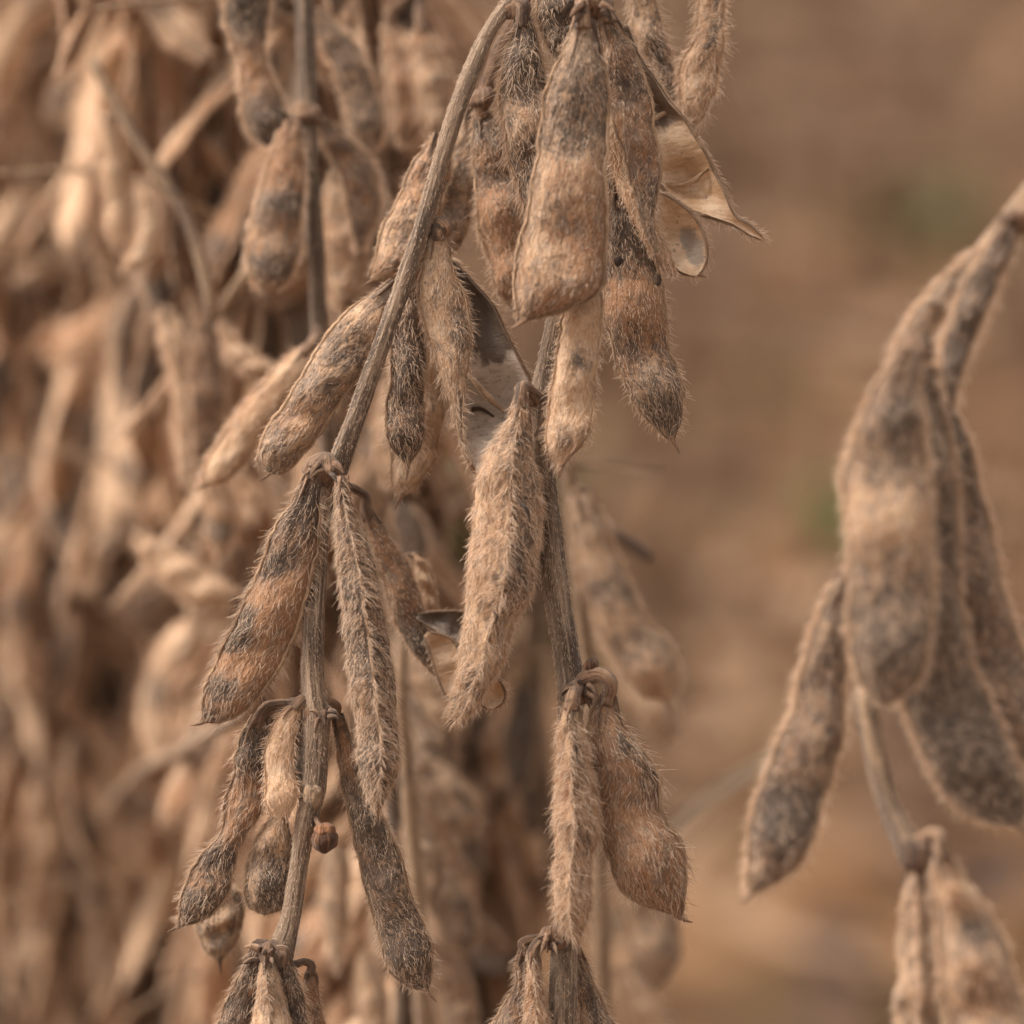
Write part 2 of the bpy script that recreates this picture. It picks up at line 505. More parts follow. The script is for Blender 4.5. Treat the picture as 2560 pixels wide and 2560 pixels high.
def pod(plant, rows, z=0.0, thick=0.5, seams=(0.0, math.pi), seeds=3, hair=1.5, density=4.0, lift=0.28, dark=0.5, rust=0.4,
        bright=0.5, dspec=None, rspec=None, n=64, m=30, tip=True, stalk=None, edge=1.0, hair_r=0.000040, label=None, bulge=0.32, hairbright=None, sepals=True, slim=0.96):
    sd = next_seed()
    Lp, Rp = rows_to_edges(rows, z, n)
    origin = (Lp[0] + Rp[0]) / 2
    Lp, Rp = Lp - origin, Rp - origin
    Lp, Rp = (Lp + Rp) / 2 + (Lp - Rp) / 2 * slim, (Lp + Rp) / 2 + (Rp - Lp) / 2 * slim
    V, mid, t, th, cx, surf, w = pod_grid(Lp, Rp, thick, seams, seeds, sd, m, toward=-FW, bulge=bulge)
    X = np.broadcast_to(cx[None], V.shape[:2]); Tt = np.broadcast_to(t[:, None], V.shape[:2])
    dk = patch_field(dspec, Tt, X, dark); ru = patch_field(rspec, Tt, X, rust)
    me = grid_mesh('pod', V, True, [M_POD], {'surf': surf, 'dark': dk, 'rust': ru})
    o = link('pod', me, plant, origin - base_of(plant))
    o.color = (0.5, 0.5, bright, 1)
    if label: o['label'] = label
    # seams: thin raised cords
    for a in seams:
        j = int(round((a + math.pi / 2) / (2 * math.pi) * m)) % m
        pts = V[:, j][2:-1]
        rad = np.clip(w[2:-1] * 0.075, 0.00007, 0.00030)
        sm, _ = tube_mesh('seam', pts, rad, M_SEAM, 6, 0.2, 0, sd)
        so = link('seam', sm, o); so.color = (1.0, 0.5, bright * 0.62, 1) if abs(abs(a) - HALF) < 0.4 else (0.5, 0.5, bright, 1)
    r = np.random.default_rng(sd)
    hc = (0.5, 0.5, bright if hairbright is None else hairbright, 1)
    if density > 0:
        p, nn, tt, area, jj = grid_roots(V, 8, r)
        cnt = int(area * 1e6 * density * 1.1)
        p, nn, tt, area, jj = grid_roots(V, cnt, r)
        dmin = np.min([np.abs((th[jj] - a + math.pi) % (2 * math.pi) - math.pi) for a in seams], axis=0)
        ok = (dmin > 0.05) & (wobble(p, 1100, sd + 9, 2) + r.normal(0, .35, cnt) > -0.55)      # worn patches
        p, nn, tt, jj = p[ok], nn[ok], tt[ok], jj[ok]; cnt = len(p)
        # near the seams hairs stand up more and are longer
        near = np.zeros(cnt)
        sidev = np.zeros(cnt)
        for a in seams:
            dth = (th[jj] - a + math.pi) % (2 * math.pi) - math.pi
            near = np.maximum(near, np.exp(-(dth / 0.35) ** 2))
            sidev += (0.45 if abs(abs(a) - HALF) < 0.4 else 0.25) * np.sign(dth) * np.exp(-(dth / 0.9) ** 2)
        L = hair * 0.001 * (0.85 + 0.4 * near)[:, None] * np.ones((cnt, 1))
        hair_object('hair', o, p, nn, tt, L, (lift + 0.25 * near)[:, None], M_HAIR, hair_r, sd, hc, side=-sidev)
        if edge > 0:
            P2, N2, T2 = [], [], []
            for a in seams:
                j = int(round((a + math.pi / 2) / (2 * math.pi) * m)) % m
                ln = np.linalg.norm(np.diff(V[:, j], axis=0), axis=1).sum()
                c2 = int(ln * 1000 * 8 * edge)
                f = r.uniform(2, n - 2.01, c2); i = f.astype(int); fr = (f - i)[:, None]
                q = V[i, j] * (1 - fr) + V[i + 1, j] * fr
                P2.append(q); N2.append(unit(V[i, j] - mid[i])); T2.append(unit(V[i + 1, j] - V[i, j]))
            P2, N2, T2 = map(np.concatenate, (P2, N2, T2))
            hair_object('hair', o, P2, N2, T2, hair * 0.00115 * np.ones((len(P2), 1)), 0.66, M_HAIR, hair_r, sd + 1, hc)
    if tip:
        e = mid[-1]; d = unit(mid[-1] - mid[-4])
        side = unit(np.cross(d, FW)) * r.uniform(-0.5, 0.5)
        small_tube('beak', o, [e - d * 0.001, e + d * 0.0006, e + d * 0.0013 + side * 0.0004, e + d * 0.0021 + side * 0.0011],
                   [0.0005, 0.00038, 0.0002, 0.00006], M_NODE, 6, 8, 0.1, sd, (0.4, 0.5, 0.55, 1))
    if stalk is not None:
        pts = [P(*q) - origin for q in stalk] + [mid[0], mid[min(3, n - 1)]]
        r0 = max(0.0007, min(0.0012, w[4] * 0.9))
        small_tube('pedicel', o, pts, [r0 * 1.05, r0 * 0.85, r0 * 0.95, r0 * 1.05], M_NODE, 10, 18, 0.28, sd, (0.5, 0.5, 0.55, 1))
    if sepals:
        i0 = 2
        for q in range(4):
            j = int((q + 0.3) / 4 * m) % m
            b0 = mid[0] + (V[i0, j] - mid[i0]) * 0.9
            b1 = V[5, j] + unit(V[5, j] - mid[5]) * 0.0003
            b2 = V[min(n // 9 + int(r.integers(0, 3)), n - 1), j]
            b2 = b2 + unit(b2 - mid[0]) * 0.0002 + unit(V[5, j] - mid[5]) * r.uniform(0.0001, 0.0005)
            small_tube('sepal', o, [b0, b1, b2], [0.00034, 0.00022, 0.00005], M_NODE, 5, 6, 0.3, sd + q, (0.55, 0.5, r.uniform(0.4, 0.7), 1))
    return o

def valve(plant, rows, z=0.0, depth=0.6, seeds=2, lining=M_LIN_TAN, dark=0.3, dspec=None, hair=1.4, density=3.5, n=50, m=22, flip=False,
          bright=0.5, rim=True, label=None, shift=0.5, skew=0.0, phase=0.5, odark=0.5):
    """one open half of a pod, hollow side to the camera (or away when flip)"""
    sd = next_seed()
    Lp, Rp = rows_to_edges(rows, z, n)
    origin = (Lp[0] + Rp[0]) / 2
    Lp, Rp = Lp - origin, Rp - origin
    mid = (Lp + Rp) / 2; W = (Rp - Lp) / 2; w = np.linalg.norm(W, axis=1)
    t = np.linspace(0, 1, n); s = np.linspace(-1, 1, m)
    away = FW if not flip else -FW
    prof = (1 - np.abs(s) ** 2.2)
    cav = 1 + 0.5 * np.cos(2 * math.pi * (t * seeds - phase))
    D = (w * depth * cav)[:, None] * prof[None]
    V = mid[:, None] + W[:, None] * s[None, :, None] + away * D[..., None]
    V = V + away * (wobble(V, 700, sd, 3) * 0.00018 * np.clip(w / 0.002, 0, 1)[:, None])[..., None]
    dS = np.gradient(V, axis=0); dT = np.gradient(V, axis=1)
    N = unit(np.cross(dS, dT))
    if (N.mean((0, 1)) @ away) < 0: N = -N
    inset = 0.00035 * np.clip(w / 0.001, 0.1, 1)[:, None] * np.ones((1, m))
    O = V + N * inset[..., None]
    ring = np.concatenate([V, O[:, ::-1]], 1)
    mm = 2 * m
    along = np.concatenate([[0], np.cumsum(np.linalg.norm(np.diff(mid, axis=0), axis=1))])
    ac = np.concatenate([s, s[::-1] + 5]) * w.max()
    surf = np.stack([np.broadcast_to(ac[None], (n, mm)), np.broadcast_to(along[:, None], (n, mm)), np.zeros((n, mm))], -1)
    X = np.broadcast_to(np.concatenate([s, s[::-1]])[None], (n, mm)); Tt = np.broadcast_to(t[:, None], (n, mm))
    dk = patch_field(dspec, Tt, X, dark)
    dk[:, m:] = odark
    mi = np.zeros((n - 1, mm), np.int32); mi[:, m - 1:] = 1
    me = grid_mesh('open_pod', ring, True, [lining, M_POD], {'surf': surf, 'dark': dk, 'rust': np.full((n, mm), 0.45)}, True, mi.reshape(-1))
    o = link('open_pod', me, plant, origin - base_of(plant))
    o.color = (0.5, 0.5, bright, 1)
    if label: o['label'] = label
    if rim:
        for col in (0, m - 1):
            sm, _ = tube_mesh('seam', V[1:-1, col], np.clip(w[1:-1] * 0.08, 0.00008, 0.0003), M_SEAM, 6, 0.2, 0, sd)
            so = link('seam', sm, o); so.color = (0.75, 0.5, 0.45, 1)
    r = np.random.default_rng(sd)
    if density > 0:
        p, nn, tt, area, jj = grid_roots(O, 8, r)
        cnt = int(area * 1e6 * density)
        # open strip: do not wrap
        i = r.integers(0, n - 1, cnt); j = r.integers(0, m - 1, cnt)
        a = r.uniform(size=(cnt, 1)); b2 = r.uniform(size=(cnt, 1))
        p = O[i, j] * (1 - a) * (1 - b2) + O[i + 1, j] * a * (1 - b2) + O[i, j + 1] * (1 - a) * b2 + O[i + 1, j + 1] * a * b2
        hair_object('hair', o, p, N[i, j], unit(O[i + 1, j] - O[i, j]), hair * 0.001 * np.ones((cnt, 1)), 0.35, M_HAIR, 0.00005, sd, (0.5, 0.5, bright, 1))
        cnt = int(along[-1] * 1000 * 12)
        i = r.integers(1, n - 2, cnt); j = np.where(r.uniform(size=cnt) < 0.5, 0, m - 1)
        hair_object('hair', o, O[i, j], unit(O[i, j] - mid[i] + N[i, j] * w[i, None]), unit(O[i + 1, j] - O[i, j]), hair * 0.001 * np.ones((cnt, 1)), 0.55, M_HAIR, 0.00005, sd + 1, (0.5, 0.5, bright, 1))
    return o

def stem(plant, path, mat=M_STEM, n=260, seg=22, hair=0.7, density=3.0, name='stem', down=True, color=(0.5, 0.5, 0.5, 1), ridges=7, up=None, rough=0.06, range_hair=True):
    """path: [(px,py,z,halfwidth px)]; down: carried on to the plant's foot on the ground"""
    sd = next_seed()
    k = [np.concatenate([P(a, b2, z), [hw * PX * (FOCUS + z) / FOCUS]]) for a, b2, z, hw in path]
    if up is not None: k = [np.concatenate([np.array(up), [k[0][3]]])] + k
    if down:
        f = base_of(plant); e = k[-1][:3]
        for q in (0.35, 0.7, 1.0):
            x = e + (f - e) * q
            x[2] = e[2] * (1 - q) - (0.01 if q == 1 else 0)
            k.append(np.concatenate([x, [k[len(path) - (0 if up is not None else 1)][3] * (1 + 0.5 * q)]]))
    k = np.array(k)
    s = spline(k, n, k[:, :3])
    pts = s[:, :3] - base_of(plant)
    rad = np.maximum(s[:, 3], 0.0002)
    me, V = tube_mesh(name, pts, rad, mat, seg, rough, ridges, sd)
    o = link(name, me, plant)
    o.color = color
    if density > 0:
        r = np.random.default_rng(sd)
        # hairs only on the stretch around the picture
        keep = np.array([abs((q - (P(1280, 1280) - base_of(plant))) @ UP) < 0.1 for q in pts])
        idx = np.where(keep)[0]
        if len(idx) > 4:
            Vk = V[idx[0]:idx[-1] + 1]
            p, nn, tt, area, jj = grid_roots(Vk, 8, r)
            cnt = int(min(area * 1e6 * density, 9000))
            p, nn, tt, area, jj = grid_roots(Vk, cnt, r)
            hair_object('hair', o, p, nn, tt, hair * 0.001 * np.ones((cnt, 1)), 0.3, M_HAIR, 0.000045, sd, (0.5, 0.5, 0.45, 1))
    return o

def lump(plant, px, py, z, rx, ry, name='node', mat=M_NODE, seed=None, color=(0.5, 0.5, 0.5, 1), depth=1.0, rough=0.25, parent=None):
    """a knobbly swelling"""
    sd = seed or next_seed()
    c = P(px, py, z)
    n, m = 16, 18
    u = np.linspace(0.02, math.pi - 0.02, n)[:, None]; v = -math.pi / 2 + np.arange(m)[None] / m * 2 * math.pi
    a, b2 = rx * PX, ry * PX
    V = (RT * (a * np.sin(u) * np.cos(v))[..., None] + UP * (b2 * np.cos(u) * np.ones_like(v))[..., None] - FW * (a * depth * np.sin(u) * np.sin(v))[..., None])
    V = V * (1 + rough * wobble(V, 1500 * 0.0015 / max(a, 0.0005), sd, 3))[..., None]
    surf = np.stack([np.broadcast_to(v * a, (n, m)), np.broadcast_to(u * b2, (n, m)), np.zeros((n, m))], -1)
    me = grid_mesh(name, V, True, [mat], {'surf': surf})
    o = link(name, me, parent or plant, c - base_of(plant))
    o.color = color
    return o

def bracts(plant, px, py, z, count, size, seed):
    """ragged dry scales left at a node"""
    r = np.random.default_rng(seed)
    for q in range(count):
        a = r.uniform(0, 6.28)
        c = P(px + math.cos(a) * size * 0.6, py + r.uniform(-0.5, 0.3) * size, z - 0.001 * r.uniform(0, 2))
        d = unit(RT * math.cos(a) + UP * r.uniform(-1.4, 0.5) - FW * r.uniform(0, 0.7)) * size * PX
        small_tube('bract', plant, [c, c + d * 0.5, c + d + UP * -0.0006], [0.00055, 0.0004, 0.0001], M_NODE, 6, 7, 0.3, seed + q,
                   (r.uniform(0.4, 0.7), 0.5, r.uniform(0.35, 0.65), 1), base_of(plant))

HALF = math.pi / 2
# ------------------------------------------------------------------ ground
def make_ground_material():
    m, t = new_mat('field soil and litter'); b = NB(t)
    g = b.n('ShaderNodeNewGeometry').outputs['Position']
    n1 = b.noise(g, 5.0, 4, 0.6, 0.4); n2 = b.noise(g, 9.0, 3, 0.5, 0.8); n3 = b.noise(g, 90.0, 4, 0.6); n4 = b.noise(g, 2.2, 2, 0.5)
    c = b.mix(b.ramp(n1, 0.40, 0.60), (0.115, 0.052, 0.022), (0.185, 0.102, 0.050))
    sp = b.n('ShaderNodeSeparateXYZ'); b.link(g, sp.inputs[0])
    c = b.mix(b.ramp(sp.outputs[1], 1.9, 1.45, 0, .4), c, (0.26, 0.14, 0.064))
    c = b.mix(b.ramp(sp.outputs[1], 2.3, 3.3, 0, .35), c, (0.215, 0.138, 0.088))
    c = b.mix(b.ramp(n2, 0.48, 0.60, 0, 0.9), c, (0.075, 0.040, 0.021))
    c = b.mix(b.ramp(n2, 0.30, 0.42, 0.6, 0), c, (0.33, 0.22, 0.135))
    c = b.mix(b.ramp(n4, 0.55, 0.68, 0, 0.45), c, (0.15, 0.12, 0.045))
    c = b.mix(b.ramp(n3, 0.4, 0.7, 0, 0.6), c, (0.09, 0.055, 0.032))
    bs = b.n('ShaderNodeBsdfPrincipled')
    b.link(c, bs.inputs['Base Color']); bs.inputs['Roughness'].default_value = 0.9
    bs.inputs['Specular IOR Level'].default_value = 0.15
    o = b.n('ShaderNodeOutputMaterial'); b.link(bs.outputs[0], o.inputs[0])
    return m

def make_flake_material(name, cols):
    m, t = new_mat(name); b = NB(t)
    a = b.attr('tone').outputs['Fac']
    c = b.mix(b.ramp(a, 0.0, 0.5), cols[0], cols[1])
    c = b.mix(b.ramp(a, 0.5, 1.0), c, cols[2])
    bs = b.n('ShaderNodeBsdfPrincipled')
    b.link(c, bs.inputs['Base Color']); bs.inputs['Roughness'].default_value = 0.75
    tr = b.n('ShaderNodeBsdfTranslucent'); b.link(c, tr.inputs[0])
    mx = b.n('ShaderNodeMixShader'); mx.inputs[0].default_value = 0.2
    b.link(bs.outputs[0], mx.inputs[1]); b.link(tr.outputs[0], mx.inputs[2])
    o = b.n('ShaderNodeOutputMaterial'); b.link(mx.outputs[0], o.inputs[0])
    return m

def build_ground():
    xs = np.concatenate([-np.geomspace(400, 2, 14), np.linspace(-1.9, 1.9, 96), np.geomspace(2, 400, 14)])
    ys = np.concatenate([-np.geomspace(300, 1, 10), np.linspace(-0.9, 5, 130), np.geomspace(5.1, 900, 18)])
    X, Y = np.meshgrid(xs, ys)
    p = np.stack([X, Y, np.zeros_like(X)], -1)
    near = np.exp(-np.maximum(0, np.abs(Y - 2) - 3) ** 2)
    Z = 0.012 * wobble(p, 9.0, 3, 3) * near - 0.012
    V = np.stack([X, Y, Z], -1)
    me = grid_mesh('ground', V, False, [make_ground_material()])
    o = link('ground', me)
    o['kind'] = 'structure'
build_ground()

def flake_mesh(name, count, region, size, mat, seed, up=0.35, z0=0.004, long=1.0):
    """loose dry leaves and husks: curled little blades, one mesh"""
    r = np.random.default_rng(seed)
    x = r.uniform(region[0], region[1], count); y = r.uniform(region[2], region[3], count)
    L = size * r.uniform(0.5, 1.4, count); Wd = L * r.uniform(0.25, 0.6, count) / long
    a = r.uniform(0, 6.28, count); tilt = r.normal(0, up, count); curl = r.uniform(-0.5, 0.9, count)
    V, F, tone = [], [], []
    shape = [(-0.5, 0.12), (-0.2, 0.5), (0.15, 0.45), (0.5, 0.05)]
    for i in range(count):
        ca, sa = math.cos(a[i]), math.sin(a[i])
        k = len(V)
        for s, hw in shape:
            for sg in (-1, 0, 1):
                lx, ly = s * L[i], sg * hw * Wd[i]
                lz = z0 + abs(s * L[i] * math.sin(tilt[i])) + curl[i] * Wd[i] * 0.5 * abs(sg) * hw * 2 + 0.2 * Wd[i] * s * s
                V.append((x[i] + lx * ca - ly * sa, y[i] + lx * sa + ly * ca, lz))
                tone.append(0)
        tv = r.uniform()
        for q in range(12): tone[k + q] = tv
        for q in range(3):
            for g in range(2):
                F.append((k + q * 3 + g, k + q * 3 + g + 1, k + q * 3 + g + 4, k + q * 3 + g + 3))
    me = bpy.data.meshes.new(name)
    me.from_pydata(V, [], F)
    me.materials.append(mat)
    at = me.attributes.new('tone', 'FLOAT', 'POINT'); at.data.foreach_set('value', np.array(tone, np.float32))
    me.polygons.foreach_set('use_smooth', np.ones(len(me.polygons), bool))
    return me

M_LITTER = make_flake_material('dry litter', [(0.06, 0.028, 0.013), (0.145, 0.075, 0.036), (0.33, 0.205, 0.12)])
o = link('leaf_litter', flake_mesh('leaf_litter', 3600, (-1.0, 1.4, 0.5, 4.2), 0.05, M_LITTER, 5))
o['kind'] = 'stuff'; o['label'] = 'loose dry brown leaves and husks lying on the field soil'; o['category'] = 'leaf litter'
o = link('straw', flake_mesh('straw', 1500, (-1.0, 1.4, 0.5, 4.2), 0.085, M_LITTER, 6, 0.15, 0.010, 5.0))
o['kind'] = 'stuff'; o['label'] = 'scattered broken stalks of straw lying on the field soil'; o['category'] = 'straw'

def build_stubble(count, seed):
    r = np.random.default_rng(seed)
    V, F, tone = [], [], []
    for i in range(count):
        x, y = r.uniform(-.9, 1.3), r.uniform(1.45, 4.2)
        if x < -.05 and y < 1.9: continue
        h = r.uniform(.03, .11); w = r.uniform(.0022, .0045); lx, ly = r.normal(0, .3, 2) * h
        k = len(V); tv = r.uniform()
        for q, (z, f) in enumerate(((-.01, 1.0), (h * .5, .9), (h, .75))):
            for a in range(5):
                V.append((x + lx * z / h + math.cos(a * 1.2566) * w * f, y + ly * z / h + math.sin(a * 1.2566) * w * f, z)); tone.append(tv)
        for q in range(2):
            for a in range(5):
                F.append((k + q * 5 + a, k + q * 5 + (a + 1) % 5, k + q * 5 + 5 + (a + 1) % 5, k + q * 5 + 5 + a))
        F.append(tuple(k + 10 + a for a in range(5)))
    me = bpy.data.meshes.new('stubble'); me.from_pydata(V, [], F); me.materials.append(M_LITTER)
    me.attributes.new('tone', 'FLOAT', 'POINT').data.foreach_set('value', np.array(tone, np.float32))
    o = link('stubble', me)
    o['kind'] = 'stuff'; o['label'] = 'short upright stubble standing on the field behind the plants'; o['category'] = 'stubble'
build_stubble(900, 8)

M_WEED = make_flake_material('weed leaf', [(0.060, 0.056, 0.016), (0.090, 0.080, 0.024), (0.125, 0.110, 0.036)])
M_GREEN = make_flake_material('fresh green leaf', [(0.05, 0.10, 0.018), (0.07, 0.13, 0.025), (0.09, 0.15, 0.03)])
def weed(px, py, spread, height, count, label, seed, mat=None, group='green weeds on the ground between the plants'):
    g = G(px, py)
    r = np.random.default_rng(seed)
    root = bpy.data.objects.new('weed', None); COL.objects.link(root)
    root.location = (g[0], g[1], 0)
    root['label'] = label; root['category'] = 'weed'; root['group'] = group
    for i in range(count):
        a = r.uniform(0, 6.28); L = height * r.uniform(0.6, 1.3); w = L * 0.16
        dx = r.uniform(-1, 1) * spread * 0.6; dy = r.uniform(-1, 1) * spread * 0.6
        bend = r.uniform(0.3, 1.1)
        pts = [np.array((dx + math.cos(a) * L * u * bend, dy + math.sin(a) * L * u * bend, L * (u - 0.35 * bend * u * u))) for u in np.linspace(0, 1, 6)]
        sd = np.array((-math.sin(a), math.cos(a), 0))
        V = np.array([[p - sd * w * s, p + np.array((0, 0, -w * 0.2 * s)), p + sd * w * s] for p, s in zip(pts, (0.35, 0.8, 1, 0.9, 0.6, 0.05))])
        me = grid_mesh('leaf', V, False, [mat or M_WEED], {'tone': np.full(V.shape[:2], r.uniform())})
        link('leaf', me, root)
weed(1090, 1400, 0.07, 0.08, 60, 'broad olive green weed on the ground, seen between the two sharp plants', 1)
weed(2330, 600, 0.06, 0.05, 26, 'low green weed far back on the ground above the blurred right-hand pods', 2)
weed(2092, 1400, 0.010, 0.045, 7, 'tiny bright green weed just left of the blurred hanging pods', 3, M_GREEN)
weed(1800, 1060, 0.10, 0.03, 9, 'thin faded green weed on bare ground beyond the hanging pods', 4)
weed(1560, 1760, 0.05, 0.03, 12, 'sparse green weed on the ground low behind the sharp fat pod', 5)

# ------------------------------------------------------------------ plant with the slanting grey stem (sharp)
a_foot = P(700, 2700, 0.03)
A = plant_root(a_foot[0], a_foot[1], 'sharp dried plant with a slanting grey stem and banded hairy pods')
stem(A, [(1268, 12, .000, 19), (1232, 62, -.001, 18), (1190, 150, -.002, 22), (1140, 280, -.003, 22), (1100, 410, -.003, 21), (1062, 545, -.003, 21),
         (1018, 680, -.003, 22), (965, 830, -.003, 22), (910, 985, -.002, 23), (872, 1090, -.001, 25), (845, 1165, .001, 28), (818, 1230, .003, 26), (800, 1330, .002, 23), (792, 1450, .001, 25),
         (783, 1580, .000, 27), (782, 1700, 0, 29), (792, 1790, 0, 36), (788, 1860, 0, 32), (785, 1960, 0, 31), (775, 2010, 0, 30), (757, 2100, .001, 25), (742, 2200, .002, 23),
         (722, 2310, .002, 26), (700, 2390, .002, 33), (692, 2440, .003, 30), (690, 2560, .004, 26)],
     up=P(1285, -60, .004) , hair=0.6, density=5)
lump(A, 1275, 22, .0, 26, 22, rough=0.4)
lump(A, 1098, 570, -.001, 28, 22, rough=0.3)
lump(A, 815, 1175, -.0005, 45, 34, rough=0.35); bracts(A, 815, 1175, -.003, 9, 38, 31)
lump(A, 785, 1990, -.002, 24, 30, name='scar', mat=M_STEM_TAN, rough=0.35)
lump(A, 800, 1780, .0, 38, 36, rough=0.35); bracts(A, 805, 1790, -.002, 6, 30, 35)
lump(A, 680, 2395, .0, 48, 38, rough=0.35); bracts(A, 672, 2390, -.003, 9, 40, 39)
lump(A, 815, 2096, -.003, 33, 30, name='withered_bud', mat=M_BUD, rough=0.3, color=(0.75, 0.5, 0.45, 1))
lump(A, 812, 2074, -.0035, 26, 20, name='withered_bud', mat=M_BUD, rough=0.25, color=(0.3, 0.5, 0.75, 1))
stem(A, [(785, 2030, 0, 7), (795, 2060, -.002, 7), (812, 2078, -.003, 9)], name='bud_stalk', down=False, density=0, n=16, seg=8, mat=M_NODE)

# pod under the hooked end
pod(A, [(1292, 45, 1322, 42), (1270, 100, 1340, 95), (1256, 170, 1356, 160), (1250, 240, 1368, 220), (1256, 300, 1374, 280), (1268, 380, 1374, 340),
        (1290, 450, 1370, 410), (1312, 520, 1366, 480), (1330, 560, 1352, 540), (1344, 580, 1348, 575)], z=-.001, thick=.6, seams=(-0.1, math.pi), hair=2.2, density=4.5,
    lift=.45, dark=.80, rust=.35, dspec=[(.48, .1, -.3)], stalk=[(1262, 14, .001), (1285, 8, 0), (1308, 22, -.001)])
# long grey pod crossing behind the stem
pod(A, [(985, 700, 1000, 715), (930, 735, 985, 770), (862, 785, 965, 850), (800, 870, 925, 915), (756, 940, 880, 965), (715, 1010, 838, 1020),
        (678, 1052, 806, 1075), (652, 1105, 770, 1125), (644, 1150, 735, 1165), (655, 1172, 700, 1188), (668, 1180, 678, 1186)], z=.008, thick=.62, hair=0.9, density=5, lift=.2, dark=.62, rust=.45,
    dspec=[(.72, .08, -.35, 0.1, .7), (.2, .06, -.2)], rspec=[(.7, .1, .15)], bright=.6, hairbright=.6, edge=.6)
pod(A, [(1085, 330, 1110, 335), (1062, 365, 1125, 380), (1020, 440, 1120, 470), (985, 510, 1098, 545), (958, 570, 1072, 620), (935, 640, 1030, 680), (922, 680, 975, 705), (925, 695, 945, 705)],
    z=.014, thick=.55, hair=0.9, density=4, lift=.25, dark=.5, rust=.5, bright=.65, hairbright=.7, edge=.6)
# cluster under the small knob
pod(A, [(1080, 572, 1112, 572), (1066, 620, 1124, 610), (1054, 680, 1134, 660), (1048, 740, 1152, 725), (1066, 820, 1170, 790), (1092, 900, 1174, 865), (1112, 970, 1166, 940),
        (1132, 1030, 1158, 1015), (1142, 1075, 1156, 1085), (1160, 1135, 1168, 1140), (1180, 1172, 1183, 1173)], z=-.002, thick=.45, seams=(0.0, math.pi), hair=1.5, density=6, lift=.35,
    dark=.42, rust=.3, dspec=[(.42, .12, .35, .55, .5), (.75, .1, .2, .7, .6)], stalk=[(1078, 590, .0), (1083, 566, -.001), (1102, 556, -.002), (1112, 580, -.002)], label='limp twisted pod with a wavy edge', bulge=.3)
pod(A, [(1020, 700, 1045, 700), (1010, 760, 1042, 765), (986, 820, 1058, 835), (975, 890, 1066, 900), (974, 955, 1060, 965), (966, 1020, 1060, 1025), (969, 1090, 1058, 1090),
        (988, 1132, 1040, 1135), (1008, 1155, 1028, 1155), (1016, 1165, 1020, 1165)], z=.004, thick=.7, seams=(2.6, -0.4), hair=1.7, density=6, lift=.35, dark=.66, rust=.68,
    dspec=[(.5, .18, .25), (.9, .08, .25)], rspec=[(.25, .15, .3)], stalk=[(1075, 600, .002), (1050, 650, .003)], label='narrow dark furry pod')
pod(A, [(1050, 820, 1075, 820), (1030, 870, 1088, 880), (1010, 960, 1104, 960), (990, 1050, 1108, 1035), (978, 1120, 1092, 1100), (982, 1180, 1076, 1165), (988, 1225, 1035, 1225), (996, 1246, 1004, 1246)],
    z=.011, thick=.5, hair=1.2, density=4, dark=.35, rust=.35, bright=.6, hairbright=.6, edge=.6, stalk=[(1080, 640, .008), (1060, 740, .01)])
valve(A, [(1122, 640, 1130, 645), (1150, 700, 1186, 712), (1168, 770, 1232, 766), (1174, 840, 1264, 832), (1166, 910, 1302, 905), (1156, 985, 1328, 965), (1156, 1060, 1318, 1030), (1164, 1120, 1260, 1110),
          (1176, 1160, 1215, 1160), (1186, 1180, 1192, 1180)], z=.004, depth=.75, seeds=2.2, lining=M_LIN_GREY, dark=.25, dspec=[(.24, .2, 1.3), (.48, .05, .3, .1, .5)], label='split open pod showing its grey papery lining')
small_tube('torn_strip', A, [P(1165, 930, .0035), P(1205, 975, .004), P(1260, 1030, .005)], [0.0003, 0.0006, 0.0004], M_SEAM, 6, 12, .3, 5, (0.45, .5, .5, 1), base_of(A))
small_tube('torn_strip', A, [P(1160, 1030, .007), P(1200, 1022, .0075), P(1235, 1042, .008)], [0.0004, 0.0003, 0.0002], M_NODE, 6, 10, .4, 6, (0.7, .5, .4, 1), base_of(A))
# big two-pod cluster
pod(A, [(772, 1172, 795, 1178), (758, 1205, 798, 1205), (738, 1240, 798, 1240), (706, 1289, 797, 1300), (678, 1350, 792, 1360), (650, 1430, 780, 1420), (618, 1496, 758, 1500), (588, 1570, 735, 1570),
        (546, 1641, 700, 1655), (520, 1705, 655, 1725), (507, 1755, 600, 1785), (506, 1790, 540, 1808), (504, 1802, 512, 1808)], z=-.001, thick=.5, seams=(math.pi, 0.1), hair=1.7, density=5, lift=.25, dark=.42, rust=.72,
    dspec=[(.12, .13, .45), (.33, .05, .55, -.5, .6), (.44, .04, -.3), (.53, .05, .65, -.85, .4), (.62, .05, .55, -.7, .5), (.70, .035, -.35), (.82, .05, .6, -.5, .6), (.95, .05, .25)],
    label='broad pod banded rust and black', hairbright=.42, edge=1.1)
pod(A, [(842, 1190, 866, 1190), (838, 1240, 872, 1235), (836, 1300, 892, 1290), (838, 1360, 922, 1350), (840, 1420, 942, 1410), (852, 1480, 952, 1465), (859, 1560, 966, 1540), (865, 1630, 977, 1620), (872, 1690, 988, 1700),
        (882, 1750, 993, 1770), (895, 1820, 998, 1830), (892, 1885, 1003, 1890), (900, 1940, 994, 1935), (918, 1990, 972, 1985), (934, 2022, 954, 2020), (942, 2034, 946, 2034)], z=-.005, thick=1.0,
    seams=(HALF - .15, -HALF), hair=1.9, density=7, lift=.40, dark=.66, rust=.55, seeds=4, dspec=[(.85, .06, .55, -.6, .5), (.35, .12, .2), (.55, .1, .2)], rspec=[(.3, .6, .2, .2, .3)], label='long shaggy grey brown pod with a ridge facing out', bulge=.12, hairbright=.56)
